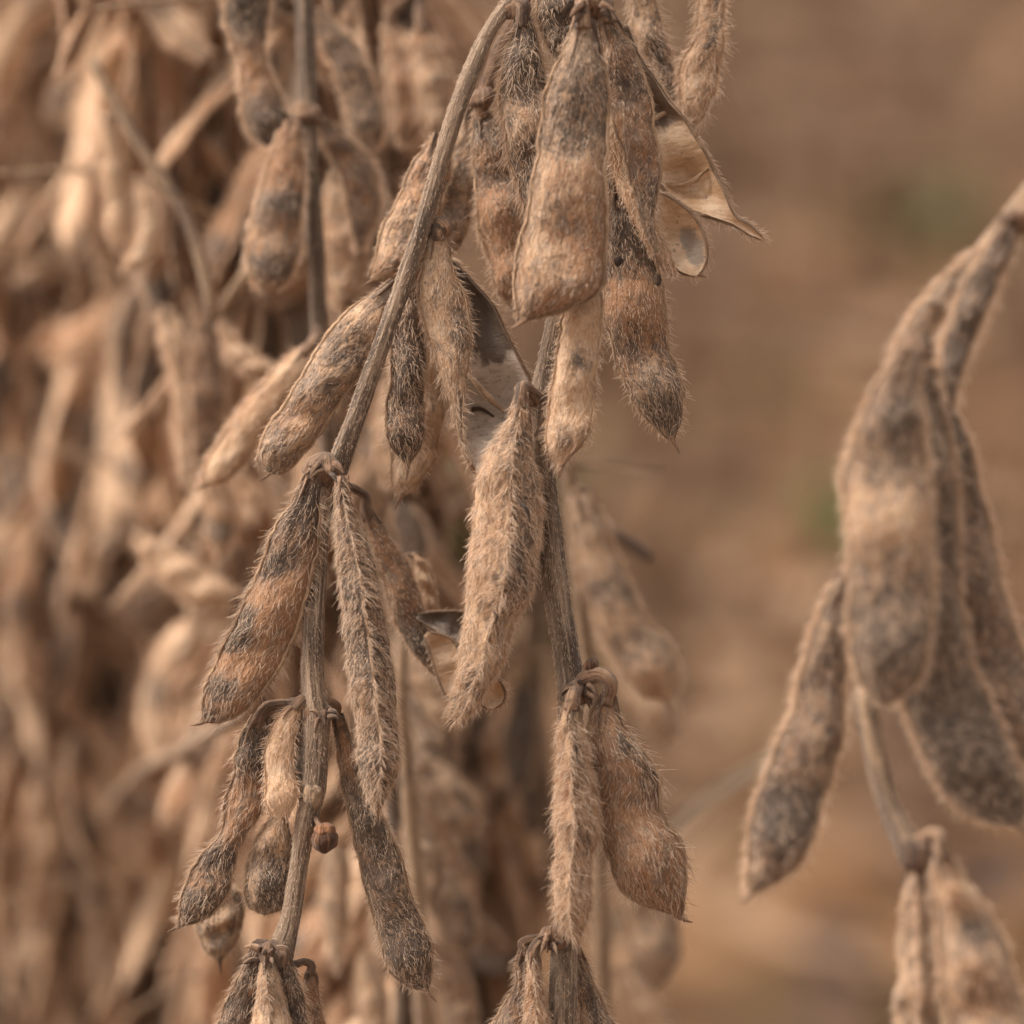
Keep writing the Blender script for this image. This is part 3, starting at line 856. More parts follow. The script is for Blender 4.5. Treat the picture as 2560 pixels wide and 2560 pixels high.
# behind the long shaggy pod
pod(A, [(905, 1285, 925, 1270), (922, 1330, 968, 1335), (940, 1400, 1010, 1395), (965, 1465, 1036, 1450), (985, 1540, 1060, 1520), (1010, 1600, 1075, 1590), (1050, 1650, 1100, 1640), (1092, 1690, 1120, 1685), (1125, 1708, 1130, 1704)], z=.013, thick=.55, hair=1.0, density=4,
    dark=.48, rust=.72, dspec=[(.75, .15, .4)], stalk=[(838, 1210, .008), (890, 1225, .012), (912, 1240, .013)])
valve(A, [(1040, 1545, 1048, 1535), (1080, 1570, 1090, 1530), (1130, 1600, 1150, 1530), (1170, 1610, 1190, 1545), (1200, 1600, 1205, 1570)], z=.012, depth=.5, lining=M_LIN_GREY, dark=.75, hair=.8, density=2, n=26, m=14)
valve(A, [(1060, 1590, 1068, 1580), (1075, 1630, 1130, 1600), (1090, 1680, 1150, 1650), (1110, 1730, 1150, 1700), (1122, 1745, 1130, 1742)], z=.010, depth=.5, lining=M_LIN_TAN, dark=.35, hair=.8, density=2, n=26, m=14)
pod(A, [(1015, 1385, 1040, 1380), (1030, 1400, 1070, 1410), (1040, 1450, 1088, 1470), (1060, 1510, 1095, 1520), (1085, 1548, 1095, 1546)], z=.018, thick=.6, hair=.8, density=3, dark=.3, rust=.45, bright=.65)
# lower cluster
pod(A, [(640, 1790, 668, 1795), (612, 1815, 672, 1825), (592, 1880, 670, 1890), (578, 1950, 664, 1960), (565, 2010, 655, 2015), (553, 2075, 622, 2075), (512, 2130, 598, 2130), (474, 2190, 578, 2200), (454, 2240, 552, 2265),
        (448, 2285, 515, 2300), (446, 2308, 470, 2312), (446, 2316, 450, 2316)], z=.003, thick=.6, seams=(math.pi - .25, -.2), hair=1.6, density=5, lift=.3, dark=.58, rust=.75, dspec=[(.15, .12, .3), (.35, .1, -.2), (.9, .12, .3), (.62, .05, .3)],
    stalk=[(770, 1770, .004), (720, 1765, .004), (665, 1775, .003)], hairbright=.5)
pod(A, [(735, 1755, 760, 1765), (700, 1785, 748, 1795), (682, 1824, 738, 1842), (664, 1886, 734, 1890), (660, 1950, 734, 1935), (665, 2000, 742, 1985), (682, 2035, 730, 2030), (702, 2058, 712, 2058)], z=-.001, thick=.55, seams=(.5, math.pi), hair=1.3, density=7, lift=.35,
    dark=.2, rust=.25, bright=.68, hairbright=.72, label='short pale cream furry pod', seeds=2, stalk=[(785, 1765, .0), (765, 1750, 0)])
valve(A, [(755, 1800, 762, 1798), (745, 1850, 780, 1845), (742, 1920, 785, 1900), (752, 1965, 790, 1950), (775, 1985, 782, 1980)], z=.001, depth=.5, lining=M_LIN_GREY, dark=.4, hair=1.2, density=4, n=24, m=14)
pod(A, [(690, 2005, 715, 2005), (664, 2062, 722, 2055), (640, 2100, 730, 2090), (622, 2140, 732, 2140), (614, 2190, 726, 2190), (616, 2235, 714, 2240), (632, 2272, 694, 2276), (650, 2284, 672, 2284), (658, 2287, 664, 2287)], z=.004, thick=.7, seams=(math.pi, 0), hair=1.2, density=6, lift=.3,
    dark=.62, rust=.4, dspec=[(.75, .2, .3, .3, .7), (.2, .15, -.4)], seeds=2, sepals=False, tip=False)
pod(A, [(832, 1780, 852, 1785), (836, 1815, 866, 1815), (840, 1860, 876, 1860), (846, 1920, 900, 1905), (858, 1985, 928, 1975), (874, 2055, 962, 2045), (890, 2120, 990, 2110), (908, 2190, 1012, 2180), (926, 2260, 1030, 2245), (945, 2330, 1058, 2310),
        (966, 2400, 1076, 2375), (990, 2447, 1079, 2425), (1030, 2470, 1075, 2458), (1066, 2482, 1071, 2480)], z=.002, thick=.5, seams=(0.0, math.pi), hair=1.3, density=6, lift=.25, dark=.66, rust=.5, seeds=4,
    dspec=[(.12, .06, -.4), (.85, .1, .2), (.4, .1, .15)], rspec=[(.15, .1, .3), (.8, .05, .3, .5, .6)], stalk=[(800, 1770, .0), (825, 1755, 0), (842, 1765, .001)], hairbright=.5)
pod(A, [(500, 2210, 520, 2205), (490, 2270, 600, 2230), (500, 2340, 604, 2300), (522, 2385, 580, 2370), (545, 2405, 555, 2402)], z=.02, thick=.55, hair=1, density=3, dark=.55, rust=.5, sepals=False)
# bottom cluster
pod(A, [(628, 2372, 655, 2372), (612, 2405, 655, 2410), (590, 2455, 648, 2470), (562, 2510, 634, 2520), (540, 2560, 622, 2575), (515, 2630, 600, 2650), (500, 2700, 570, 2710), (495, 2740, 505, 2742)], z=0, thick=.55, hair=1.6, density=5, dark=.72, rust=.62, stalk=[(680, 2385, .001), (655, 2362, 0), (640, 2365, 0)], hairbright=.42)
pod(A, [(652, 2385, 678, 2385), (645, 2430, 694, 2430), (636, 2490, 712, 2490), (626, 2560, 736, 2560), (620, 2640, 745, 2640), (630, 2720, 720, 2720), (670, 2770, 680, 2770)], z=-.004, thick=.8, seams=(HALF, -HALF), hair=1.6, density=6, lift=.3, dark=.45, rust=.4, stalk=[(690, 2380, -.001), (668, 2370, -.003)])
pod(A, [(704, 2395, 722, 2395), (700, 2435, 740, 2430), (704, 2490, 758, 2480), (716, 2560, 774, 2550), (726, 2640, 792, 2640), (750, 2720, 780, 2720), (765, 2750, 770, 2750)], z=-.001, thick=.8, seams=(.6, -HALF), hair=1.5, density=5, dark=.75, rust=.4, stalk=[(690, 2380, -.001), (712, 2375, -.001)])
pod(A, [(768, 2430, 785, 2425), (760, 2470, 795, 2470), (765, 2530, 805, 2530), (780, 2600, 820, 2600), (800, 2660, 806, 2660)], z=.006, thick=.7, hair=1, density=4, dark=.4, rust=.7, stalk=[(705, 2400, .003), (740, 2410, .005), (762, 2405, .006), (778, 2412, .006)])
# long pale side shoot crossing low left
stem(A, [(775, 1500, .006, 13), (752, 1545, .009, 15), (700, 1640, .02, 17), (640, 1745, .035, 17), (560, 1815, .07, 16), (450, 1880, .12, 15), (335, 1945, .16, 14), (265, 2040, .18, 13), (228, 2200, .20, 12), (205, 2420, .22, 12), (195, 2700, .23, 12)],
     mat=M_STEM_TAN, name='side_shoot', down=False, hair=.5, density=4, color=(.5, .5, .5, 1), n=160, seg=14)

# ------------------------------------------------------------------ plant with the fat pods and split pods (sharp, right of centre)
b_foot = P(1410, 2750, 0.02)
B = plant_root(b_foot[0], b_foot[1], 'sharp dried plant with split tan pods and fat hairy pods on a dark stem')
stem(B, [(1492, 15, .002, 26), (1470, 250, .004, 22), (1440, 480, .004, 20), (1410, 660, .003, 19), (1385, 800, .002, 20), (1362, 920, .001, 22), (1345, 1010, 0, 27), (1348, 1110, 0, 30), (1360, 1220, 0, 31), (1374, 1340, 0, 33), (1388, 1460, 0, 33), (1405, 1570, 0, 33),
         (1420, 1660, 0, 33), (1428, 1720, 0, 36), (1424, 1800, .003, 30), (1422, 1950, .006, 27), (1424, 2120, .006, 27), (1422, 2280, .003, 31), (1412, 2360, .001, 34), (1408, 2450, 0, 36), (1404, 2560, 0, 36)],
     up=P(1500, -300, .004), hair=.8, density=5, color=(.52, .5, .45, 1))
lump(B, 1482, 12, -.006, 48, 36, rough=.35); bracts(B, 1480, 20, -.012, 8, 40, 51)
lump(B, 1318, 1000, -.001, 30, 24, rough=.3)
lump(B, 1424, 1655, -.0005, 18, 26, name='scar', mat=M_STEM_TAN, rough=.5, color=(.5, .5, .55, 1))
lump(B, 1450, 1722, -.001, 30, 34, rough=.4); bracts(B, 1450, 1725, -.003, 8, 34, 55)
lump(B, 1382, 2345, -.001, 34, 30, rough=.4); bracts(B, 1375, 2350, -.003, 7, 32, 57)
lump(B, 1478, 1664, -.003, 19, 17, name='withered_bud', mat=M_BUD, rough=.25, color=(.7, .5, .5, 1))
stem(B, [(1452, 1712, -.002, 7), (1470, 1695, -.003, 7), (1477, 1672, -.003, 8)], name='bud_stalk', down=False, density=0, n=14, seg=8, mat=M_NODE)

# the big pod in the middle
pod(B, [(1438, 42, 1478, 44), (1436, 60, 1484, 68), (1420, 100, 1494, 105), (1404, 140, 1505, 148), (1382, 190, 1513, 200), (1366, 240, 1517, 248), (1356, 308, 1515, 312), (1347, 396, 1511, 400), (1330, 484, 1509, 490), (1323, 550, 1508, 560),
        (1306, 610, 1507, 628), (1297, 655, 1504, 690), (1294, 704, 1490, 728), (1294, 745, 1456, 756), (1296, 775, 1400, 782), (1298, 795, 1330, 800), (1300, 806, 1306, 806)], z=-.012, thick=.42, seams=(math.pi, 0), hair=1.15, density=8, lift=.16, dark=.50, rust=.42, seeds=3,
    dspec=[(.22, .12, .22), (.47, .05, -.45, .25, .7), (.70, .07, -.15), (.36, .05, .12)], rspec=[(.9, .15, .18), (.63, .1, .1)], n=84, m=36, edge=.35, bulge=.3, stalk=[(1482, 14, -.006), (1462, 18, -.011)], label='big flat pod hanging in front, mottled grey and tan',
    hair_r=.000042)
# its neighbour, split along one edge
pod(B, [(1502, 35, 1524, 32), (1500, 70, 1545, 62), (1500, 110, 1572, 105), (1505, 170, 1604, 170), (1515, 246, 1627, 240), (1532, 308, 1636, 310), (1552, 374, 1648, 374), (1570, 430, 1650, 430), (1586, 484, 1644, 484), (1602, 550, 1637, 550), (1622, 600, 1642, 605), (1644, 648, 1648, 648)],
    z=-.006, thick=.35, seams=(0, math.pi), hair=1.15, density=8, lift=.18, dark=.52, rust=.6, dspec=[(.3, .08, .2), (.75, .08, .15)], rspec=[(.6, .1, .25), (.38, .08, .2)], stalk=[(1484, 12, -.006), (1508, 16, -.007)], edge=.4, n=70)
valve(B, [(1505, 180, 1515, 180), (1508, 260, 1545, 270), (1512, 330, 1580, 360), (1525, 400, 1610, 440), (1552, 480, 1640, 530), (1590, 560, 1660, 600), (1630, 630, 1680, 655), (1680, 690, 1690, 690)], z=-.002, depth=.4, flip=True, lining=M_LIN_TAN, hair=1.1, density=7, bright=.62, odark=.35, rim=False)
valve(B, [(1638, 478, 1650, 482), (1637, 515, 1698, 510), (1640, 555, 1740, 548), (1647, 600, 1760, 590), (1662, 640, 1767, 630), (1684, 668, 1764, 660), (1712, 684, 1752, 680), (1735, 690, 1742, 689)], z=.001, depth=.55, seeds=1.0, phase=.5, lining=M_LIN_MIX, dark=.1,
      dspec=[(.72, .3, .75, .5, .75)], hair=1.5, density=6, label='rounded end of a split pod, bare tan and grey inside')
small_tube('beak', B, [P(1748, 684, .001), P(1757, 690, .001), P(1765, 694, .001)], [.0004, .0002, .00006], M_NODE, 6, 6, .1, 4, (.3, .5, .7, 1), base_of(B))
# wide open half to the right, hollow side showing
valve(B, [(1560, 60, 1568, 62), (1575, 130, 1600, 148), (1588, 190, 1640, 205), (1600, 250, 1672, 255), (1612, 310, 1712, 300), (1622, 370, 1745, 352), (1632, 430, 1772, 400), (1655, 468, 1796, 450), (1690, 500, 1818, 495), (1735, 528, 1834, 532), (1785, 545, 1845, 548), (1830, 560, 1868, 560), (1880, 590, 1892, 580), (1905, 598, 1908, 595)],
      z=.003, depth=.80, seeds=3.1, phase=1.05, lining=M_LIN_TAN, dark=.12, dspec=[(.2, .17, 2.0), (.66, .05, .5, .75, .3), (.9, .05, .3, .8, .4)], hair=1.5, density=6, n=90, m=30, label='wide split pod half with a smooth tan hollow and pointed tip')  # first dark patch is painted shade in the upper hollow
for k, (q0, q1, q2) in enumerate([((1632, 298), (1672, 282), (1706, 302)), ((1655, 462), (1712, 462), (1772, 420))]):
    small_tube('septum', B, [P(*q0, .0045 + .0012 * k), P(*q1, .006), P(*q2, .0045)], [.0003, .00045, .0003], M_SEAM, 6, 12, .2, 3, (.15, .5, .8, 1), base_of(B))
# pods hanging below
pod(B, [(1530, 440, 1552, 442), (1524, 490, 1566, 490), (1520, 570, 1588, 570), (1516, 640, 1628, 640), (1514, 700, 1648, 700), (1516, 770, 1658, 770), (1526, 840, 1666, 835), (1546, 905, 1682, 895), (1572, 975, 1702, 960), (1600, 1030, 1706, 1020), (1635, 1070, 1700, 1062), (1664, 1095, 1690, 1090), (1682, 1104, 1686, 1104)],
    z=.001, thick=.5, seams=(math.pi - .2, 0), hair=1.35, density=6, lift=.22, dark=.5, rust=.6, dspec=[(.2, .15, .35), (.62, .1, .1), (.9, .12, .25), (.48, .08, -.25)], rspec=[(.15, .2, .5), (.45, .1, .1), (.95, .2, -.3)], n=70, stalk=[(1500, 60, .004), (1520, 250, .004), (1535, 400, .002)], hairbright=.54, label='fat pod with a dark red top and a small black hole', seeds=3)
lump(B, 1547, 653, -.0032, 12, 13, name='hole', mat=M_NODE, color=(1.6, .5, .1, 1), depth=.4)
lump(B, 1645, 700, -.0005, 9, 16, name='hole', mat=M_NODE, color=(1.2, .5, .25, 1), depth=.4)
pod(B, [(1432, 690, 1490, 690), (1418, 740, 1506, 735), (1406, 790, 1504, 800), (1397, 860, 1497, 865), (1390, 915, 1489, 930), (1376, 980, 1485, 990), (1368, 1040, 1480, 1040), (1366, 1095, 1462, 1095), (1376, 1135, 1436, 1130), (1390, 1165, 1414, 1160), (1398, 1176, 1402, 1176)],
    z=-.007, thick=.6, seams=(.35, math.pi), hair=1.3, density=7, lift=.3, dark=.3, rust=.35, dspec=[(.45, .08, .4, .1, .6), (.82, .08, .4, 0, .6), (.65, .06, -.2)], bright=.6, hairbright=.62, sepals=False)
pod(B, [(1290, 985, 1318, 985), (1275, 1030, 1326, 1010), (1250, 1075, 1332, 1075), (1216, 1126, 1338, 1130), (1192, 1200, 1350, 1195), (1180, 1300, 1358, 1280), (1170, 1390, 1348, 1390), (1164, 1480, 1333, 1478), (1154, 1560, 1292, 1566), (1142, 1650, 1264, 1650), (1126, 1735, 1216, 1735), (1121, 1780, 1182, 1785), (1124, 1796, 1150, 1800), (1127, 1803, 1131, 1803)],
    z=-.005, thick=.72, seams=(HALF - .1, -HALF), hair=1.9, density=8, lift=.38, dark=.42, rust=.38, dspec=[(.25, .12, .25, .5, .6), (.52, .14, .42, .45, .45), (.88, .08, .3, .1, .6), (.12, .05, .2)], n=80, m=36, seeds=3, bulge=.16, bright=.56, hairbright=.62, label='large pale shaggy pod with small slits in its skin',
    stalk=[(1345, 1020, .0), (1330, 985, -.002), (1306, 972, -.004)])
for k, (q0, q1, q2) in enumerate([((1290, 1245), (1316, 1275), (1325, 1305)), ((1284, 1405), (1296, 1420), (1302, 1436)), ((1232, 1525), (1240, 1540), (1240, 1560))]):
    small_tube('slit', B, [P(*q0, -.0098), P(*q1, -.0100), P(*q2, -.0097)], [.0001, .00035, .0001], M_NODE, 6, 10, .2, 3, (1.4, .5, .3, 1), base_of(B))
valve(B, [(1225, 1690, 1240, 1690), (1212, 1720, 1255, 1715), (1208, 1745, 1262, 1735), (1205, 1762, 1255, 1758), (1220, 1772, 1235, 1772)], z=-.001, depth=.5, lining=M_LIN_TAN, dark=.2, density=1, n=20, m=14, seeds=1)
pod(B, [(1424, 1745, 1444, 1748), (1402, 1790, 1450, 1780), (1394, 1850, 1464, 1850), (1388, 1910, 1478, 1905), (1384, 1980, 1490, 1965), (1381, 2040, 1506, 2040), (1381, 2090, 1505, 2095), (1385, 2150, 1480, 2150), (1384, 2200, 1474, 2200), (1384, 2245, 1478, 2250), (1388, 2290, 1470, 2300), (1405, 2322, 1458, 2330), (1428, 2346, 1446, 2348), (1440, 2356, 1443, 2356)],
    z=-.007, thick=.9, seams=(HALF + .25, -HALF), hair=2.1, density=8, lift=.46, dark=.42, rust=.45, seeds=3, dspec=[(.2, .15, .4, .3, .3), (.55, .08, .25, .2, .5)], n=78, m=34, bulge=.1, label='slim bristly pod with a dark seam down its front', stalk=[(1440, 1715, -.003), (1438, 1730, -.005)])
pod(B, [(1508, 1738, 1532, 1740), (1482, 1772, 1540, 1775), (1474, 1810, 1560, 1815), (1480, 1860, 1592, 1855), (1486, 1910, 1624, 1905), (1494, 1960, 1643, 1960), (1503, 2015, 1648, 2020), (1510, 2055, 1666, 2060), (1518, 2110, 1698, 2105), (1526, 2150, 1709, 2155), (1542, 2190, 1713, 2205), (1570, 2232, 1711, 2245), (1612, 2264, 1706, 2272), (1660, 2280, 1704, 2285), (1698, 2294, 1702, 2294)],
    z=-.003, thick=.62, seams=(0, math.pi), hair=2.0, density=5.5, lift=.22, dark=.42, rust=.72, seeds=2, dspec=[(.22, .06, .45, .5, .5), (.4, .1, .35, .8, .4), (.75, .1, .12, .4, .5), (.54, .04, -.2)], n=74, m=36, bulge=.3, hairbright=.5, edge=.5, label='fat reddish brown two-seeded pod', stalk=[(1452, 1712, -.001), (1478, 1690, -.003), (1508, 1690, -.004), (1526, 1712, -.004)])
# at the very top
pod(B, [(1345, -110, 1435, -110), (1338, -60, 1450, -60), (1342, 20, 1452, 10), (1352, 75, 1440, 60), (1372, 125, 1418, 112), (1390, 148, 1404, 144)], z=0, thick=.6, hair=1.9, density=5, lift=.4, dark=.78, rust=.3, sepals=False, stalk=[(1450, -200, .002)])
pod(B, [(1580, -110, 1615, -110), (1576, -40, 1632, -40), (1578, 40, 1640, 30), (1592, 110, 1660, 95), (1622, 180, 1678, 160), (1655, 245, 1690, 225), (1684, 295, 1692, 285)], z=.013, thick=.6, seams=(.2, math.pi), hair=1.7, density=6, lift=.35, dark=.5, rust=.35, dspec=[(.7, .2, .35, .4, .6)], hairbright=.6, sepals=False, stalk=[(1530, -220, .004)])
pod(B, [(1750, -110, 1790, -110), (1746, -40, 1808, -40), (1742, 50, 1812, 30), (1728, 115, 1808, 100), (1702, 165, 1803, 160), (1698, 215, 1794, 215), (1704, 270, 1768, 275), (1720, 310, 1744, 312), (1730, 322, 1734, 322)], z=.012, thick=.6, seams=(.55, math.pi), hair=1.8, density=7, lift=.4, dark=.4, rust=.35, dspec=[(.4, .2, .35, .3, .3)], bright=.6, hairbright=.72, label='pale curved pod with a frosty hairy edge', sepals=False, stalk=[(1600, -260, .004), (1760, -200, .001)])
# bottom
pod(B, [(1302, 2372, 1325, 2375), (1292, 2410, 1322, 2415), (1288, 2460, 1318, 2465), (1262, 2510, 1320, 2520), (1232, 2560, 1320, 2575), (1212, 2640, 1300, 2650), (1210, 2710, 1260, 2720), (1220, 2740, 1225, 2740)], z=0, thick=.6, hair=1.3, density=5, dark=.6, rust=.62, stalk=[(1378, 2345, 0), (1340, 2345, 0), (1305, 2362, 0)])
pod(B, [(1318, 2378, 1345, 2378), (1314, 2430, 1352, 2430), (1312, 2490, 1364, 2490), (1308, 2560, 1374, 2560), (1306, 2640, 1380, 2640), (1320, 2710, 1360, 2710), (1340, 2740, 1345, 2740)], z=-.003, thick=.9, seams=(HALF, -HALF), hair=1.7, density=7, lift=.42, dark=.42, rust=.42, stalk=[(1380, 2348, -.001), (1350, 2352, -.003)])
pod(B, [(1432, 2370, 1450, 2372), (1436, 2420, 1466, 2415), (1440, 2480, 1496, 2480), (1446, 2550, 1524, 2540), (1456, 2630, 1560, 2620), (1480, 2710, 1560, 2700), (1530, 2760, 1540, 2760)], z=.003, thick=.55, seams=(0, math.pi), hair=1.5, density=5, dark=.5, rust=.45, dspec=[(.4, .2, .3, .2, .5)], stalk=[(1405, 2350, .002), (1432, 2355, .003)])
# softer pods just behind
pod(B, [(1188, 280, 1215, 275), (1180, 330, 1262, 320), (1184, 420, 1296, 400), (1192, 520, 1325, 510), (1208, 620, 1336, 620), (1236, 700, 1336, 700), (1262, 755, 1318, 760), (1290, 785, 1296, 785)], z=.013, thick=.6, seams=(math.pi - .4, 0), hair=1.3, density=5, dark=.42, rust=.82, bright=.58, dspec=[(.1, .12, .4), (.35, .08, .25)],
    stalk=[(1330, -50, .012), (1240, 150, .013), (1205, 245, .013)])
pod(B, [(1168, 262, 1186, 258), (1150, 320, 1190, 320), (1125, 400, 1190, 400), (1104, 480, 1184, 490), (1096, 560, 1165, 570), (1105, 620, 1140, 625), (1118, 640, 1124, 640)], z=.017, thick=.6, hair=1.1, density=4, dark=.55, rust=.4, stalk=[(1205, 245, .014), (1180, 238, .016)])
lump(B, 1205, 252, .013, 34, 26, rough=.4)

# ------------------------------------------------------------------ blurred plant nearer the camera, at the right edge
r_foot = P(2330, 2800, -0.03)
Rr = plant_root(r_foot[0], r_foot[1], 'blurred dried plant at the right edge with long drooping pods, nearest the camera')
ZR = -0.048
stem(Rr, [(2552, 520, ZR, 30), (2500, 580, ZR, 26), (2430, 660, ZR + .004, 22), (2350, 770, ZR + .005, 22), (2290, 850, ZR + .005, 24), (2255, 960, ZR + .008, 22), (2210, 1200, ZR + .012, 22), (2180, 1500, ZR + .012, 24), (2165, 1740, ZR + .006, 27), (2190, 1890, ZR + .004, 27), (2230, 2030, ZR + .003, 28), (2268, 2110, ZR + .002, 34), (2300, 2180, ZR + .002, 28), (2300, 2560, ZR, 24)],
     up=P(2620, 440, ZR), mat=M_STEM_TAN, color=(.62, .5, .45, 1))
lump(Rr, 2535, 545, ZR, 42, 34, rough=.3); lump(Rr, 2290, 880, ZR, 40, 34, rough=.3); lump(Rr, 2290, 2130, ZR, 46, 44, rough=.35)
kw = dict(hair=1.5, density=3.0, lift=.3, hairbright=.9, edge=2.0, slim=.91, bulge=.4)
pod(Rr, [(2505, 560, 2540, 575), (2470, 610, 2525, 640), (2430, 670, 2500, 700), (2395, 750, 2470, 770), (2366, 830, 2440, 850), (2352, 900, 2412, 920), (2362, 970, 2392, 985), (2374, 1020, 2380, 1020)], z=ZR - .002, thick=.6, dark=.85, rust=.45, **kw)
pod(Rr, [(2470, 600, 2492, 608), (2400, 655, 2440, 670), (2340, 715, 2405, 730), (2285, 780, 2360, 790), (2245, 850, 2310, 860), (2235, 900, 2265, 905), (2240, 920, 2246, 922)], z=ZR + .001, thick=.5, dark=.62, rust=.35, **kw)
pod(Rr, [(2262, 868, 2296, 868), (2230, 900, 2300, 915), (2190, 960, 2300, 975), (2150, 1050, 2312, 1060), (2124, 1120, 2324, 1140), (2100, 1190, 2330, 1220), (2108, 1280, 2328, 1300), (2120, 1380, 2336, 1390), (2120, 1480, 2336, 1480), (2120, 1580, 2330, 1580), (2132, 1660, 2312, 1660), (2155, 1720, 2280, 1722), (2190, 1756, 2240, 1756), (2208, 1766, 2218, 1766)],
    z=ZR - .004, thick=.42, dark=.6, rust=.42, dspec=[(.2, .08, .35, .1, .5), (.48, .07, -.3), (.85, .15, .2)], n=80, label='broad blunt-ended pod in front of the others', **kw)
pod(Rr, [(2290, 960, 2330, 960), (2230, 1100, 2380, 1100), (2200, 1300, 2400, 1300), (2195, 1500, 2410, 1500), (2215, 1650, 2440, 1650), (2255, 1770, 2490, 1770), (2300, 1870, 2530, 1860), (2345, 1960, 2560, 1940), (2410, 2030, 2570, 2000), (2480, 2062, 2565, 2045), (2540, 2070, 2552, 2066)],
    z=ZR + .002, thick=.42, dark=.72, rust=.5, dspec=[(.85, .15, .2)], n=76, label='dark pod sweeping to the lower right', **kw)
pod(Rr, [(2308, 920, 2345, 915), (2300, 980, 2372, 985), (2306, 1060, 2412, 1070), (2318, 1150, 2440, 1160), (2330, 1250, 2466, 1260), (2338, 1350, 2486, 1360), (2350, 1450, 2512, 1460), (2370, 1550, 2540, 1560), (2400, 1660, 2575, 1660), (2440, 1780, 2610, 1760), (2490, 1880, 2620, 1860), (2560, 1950, 2600, 1945), (2585, 1960, 2590, 1960)],
    z=ZR + .007, thick=.5, dark=.64, rust=.5, dspec=[(.18, .06, .5)], n=76, **kw)
pod(Rr, [(2110, 1420, 2140, 1425), (2065, 1500, 2135, 1520), (2030, 1580, 2125, 1600), (1998, 1680, 2118, 1700), (1970, 1790, 2108, 1820), (1930, 1900, 2082, 1930), (1885, 2010, 2052, 2030), (1868, 2090, 2035, 2100), (1866, 2160, 1998, 2165), (1870, 2215, 1930, 2210), (1874, 2236, 1882, 2236)],
    z=ZR + .006, thick=.5, dark=.64, rust=.55, dspec=[(.72, .08, .3)], **kw)
pod(Rr, [(2272, 2150, 2300, 2150), (2255, 2230, 2318, 2230), (2244, 2330, 2332, 2330), (2236, 2430, 2344, 2430), (2230, 2540, 2352, 2540), (2236, 2650, 2345, 2650), (2280, 2730, 2300, 2730)], z=ZR, thick=.8, seams=(HALF, -HALF), dark=.55, rust=.35, **kw)
pod(Rr, [(2335, 2120, 2362, 2112), (2332, 2180, 2400, 2185), (2335, 2260, 2460, 2265), (2340, 2350, 2508, 2350), (2348, 2450, 2540, 2440), (2370, 2560, 2580, 2540), (2420, 2660, 2600, 2640), (2520, 2740, 2560, 2730)], z=ZR - .003, thick=.5, dark=.5, rust=.5, dspec=[(.35, .06, .45, .3, .6), (.2, .1, -.2)], stalk=[(2292, 2110, ZR), (2330, 2085, ZR - .002), (2352, 2098, ZR - .003)], **kw)
# ------------------------------------------------------------------ softly blurred plant just behind, right of centre
m_foot = P(1460, 2700, .05)
Mp = plant_root(m_foot[0], m_foot[1], 'softly blurred dried plant behind the fat hairy pods, one long pod hanging on its right')
stem(Mp, [(1405, 1080, .062, 20), (1418, 1180, .062, 20), (1430, 1260, .063, 22), (1445, 1450, .065, 20), (1470, 1700, .067, 20), (1490, 2000, .07, 22), (1500, 2300, .072, 24), (1505, 2560, .075, 24)], up=P(1400, 700, .06), mat=M_STEM_TAN, color=(.4, .5, .55, 1), density=2)
lump(Mp, 1440, 1235, .062, 34, 28, rough=.35)
kw = dict(density=2.6, hair=1.3, edge=1.8, n=54, m=24, bulge=.18)
pod(Mp, [(1425, 1240, 1470, 1235), (1428, 1290, 1500, 1280), (1438, 1370, 1530, 1360), (1456, 1440, 1560, 1430), (1478, 1510, 1590, 1500), (1505, 1580, 1622, 1560), (1540, 1640, 1668, 1610), (1575, 1700, 1692, 1675), (1620, 1745, 1690, 1725), (1655, 1752, 1672, 1748)], z=.06, thick=.6, dark=.35, rust=.42, bright=.62, hairbright=.7,
    dspec=[(.45, .1, .3), (.75, .12, .3), (.15, .1, .2)], **kw)
pod(Mp, [(1440, 1420, 1470, 1410), (1455, 1500, 1530, 1490), (1490, 1600, 1590, 1600), (1540, 1700, 1650, 1700), (1590, 1790, 1690, 1790), (1640, 1848, 1680, 1845), (1660, 1856, 1668, 1856)], z=.095, thick=.6, dark=.4, rust=.3, bright=.58, hairbright=.6, **kw)
stem(Mp, [(1440, 1245, .09, 12), (1500, 1300, .09, 15), (1560, 1345, .09, 17), (1630, 1395, .09, 14)], name='leaf_stalk', down=False, density=0, n=24, seg=10, mat=M_NODE, color=(.65, .5, .45, 1))

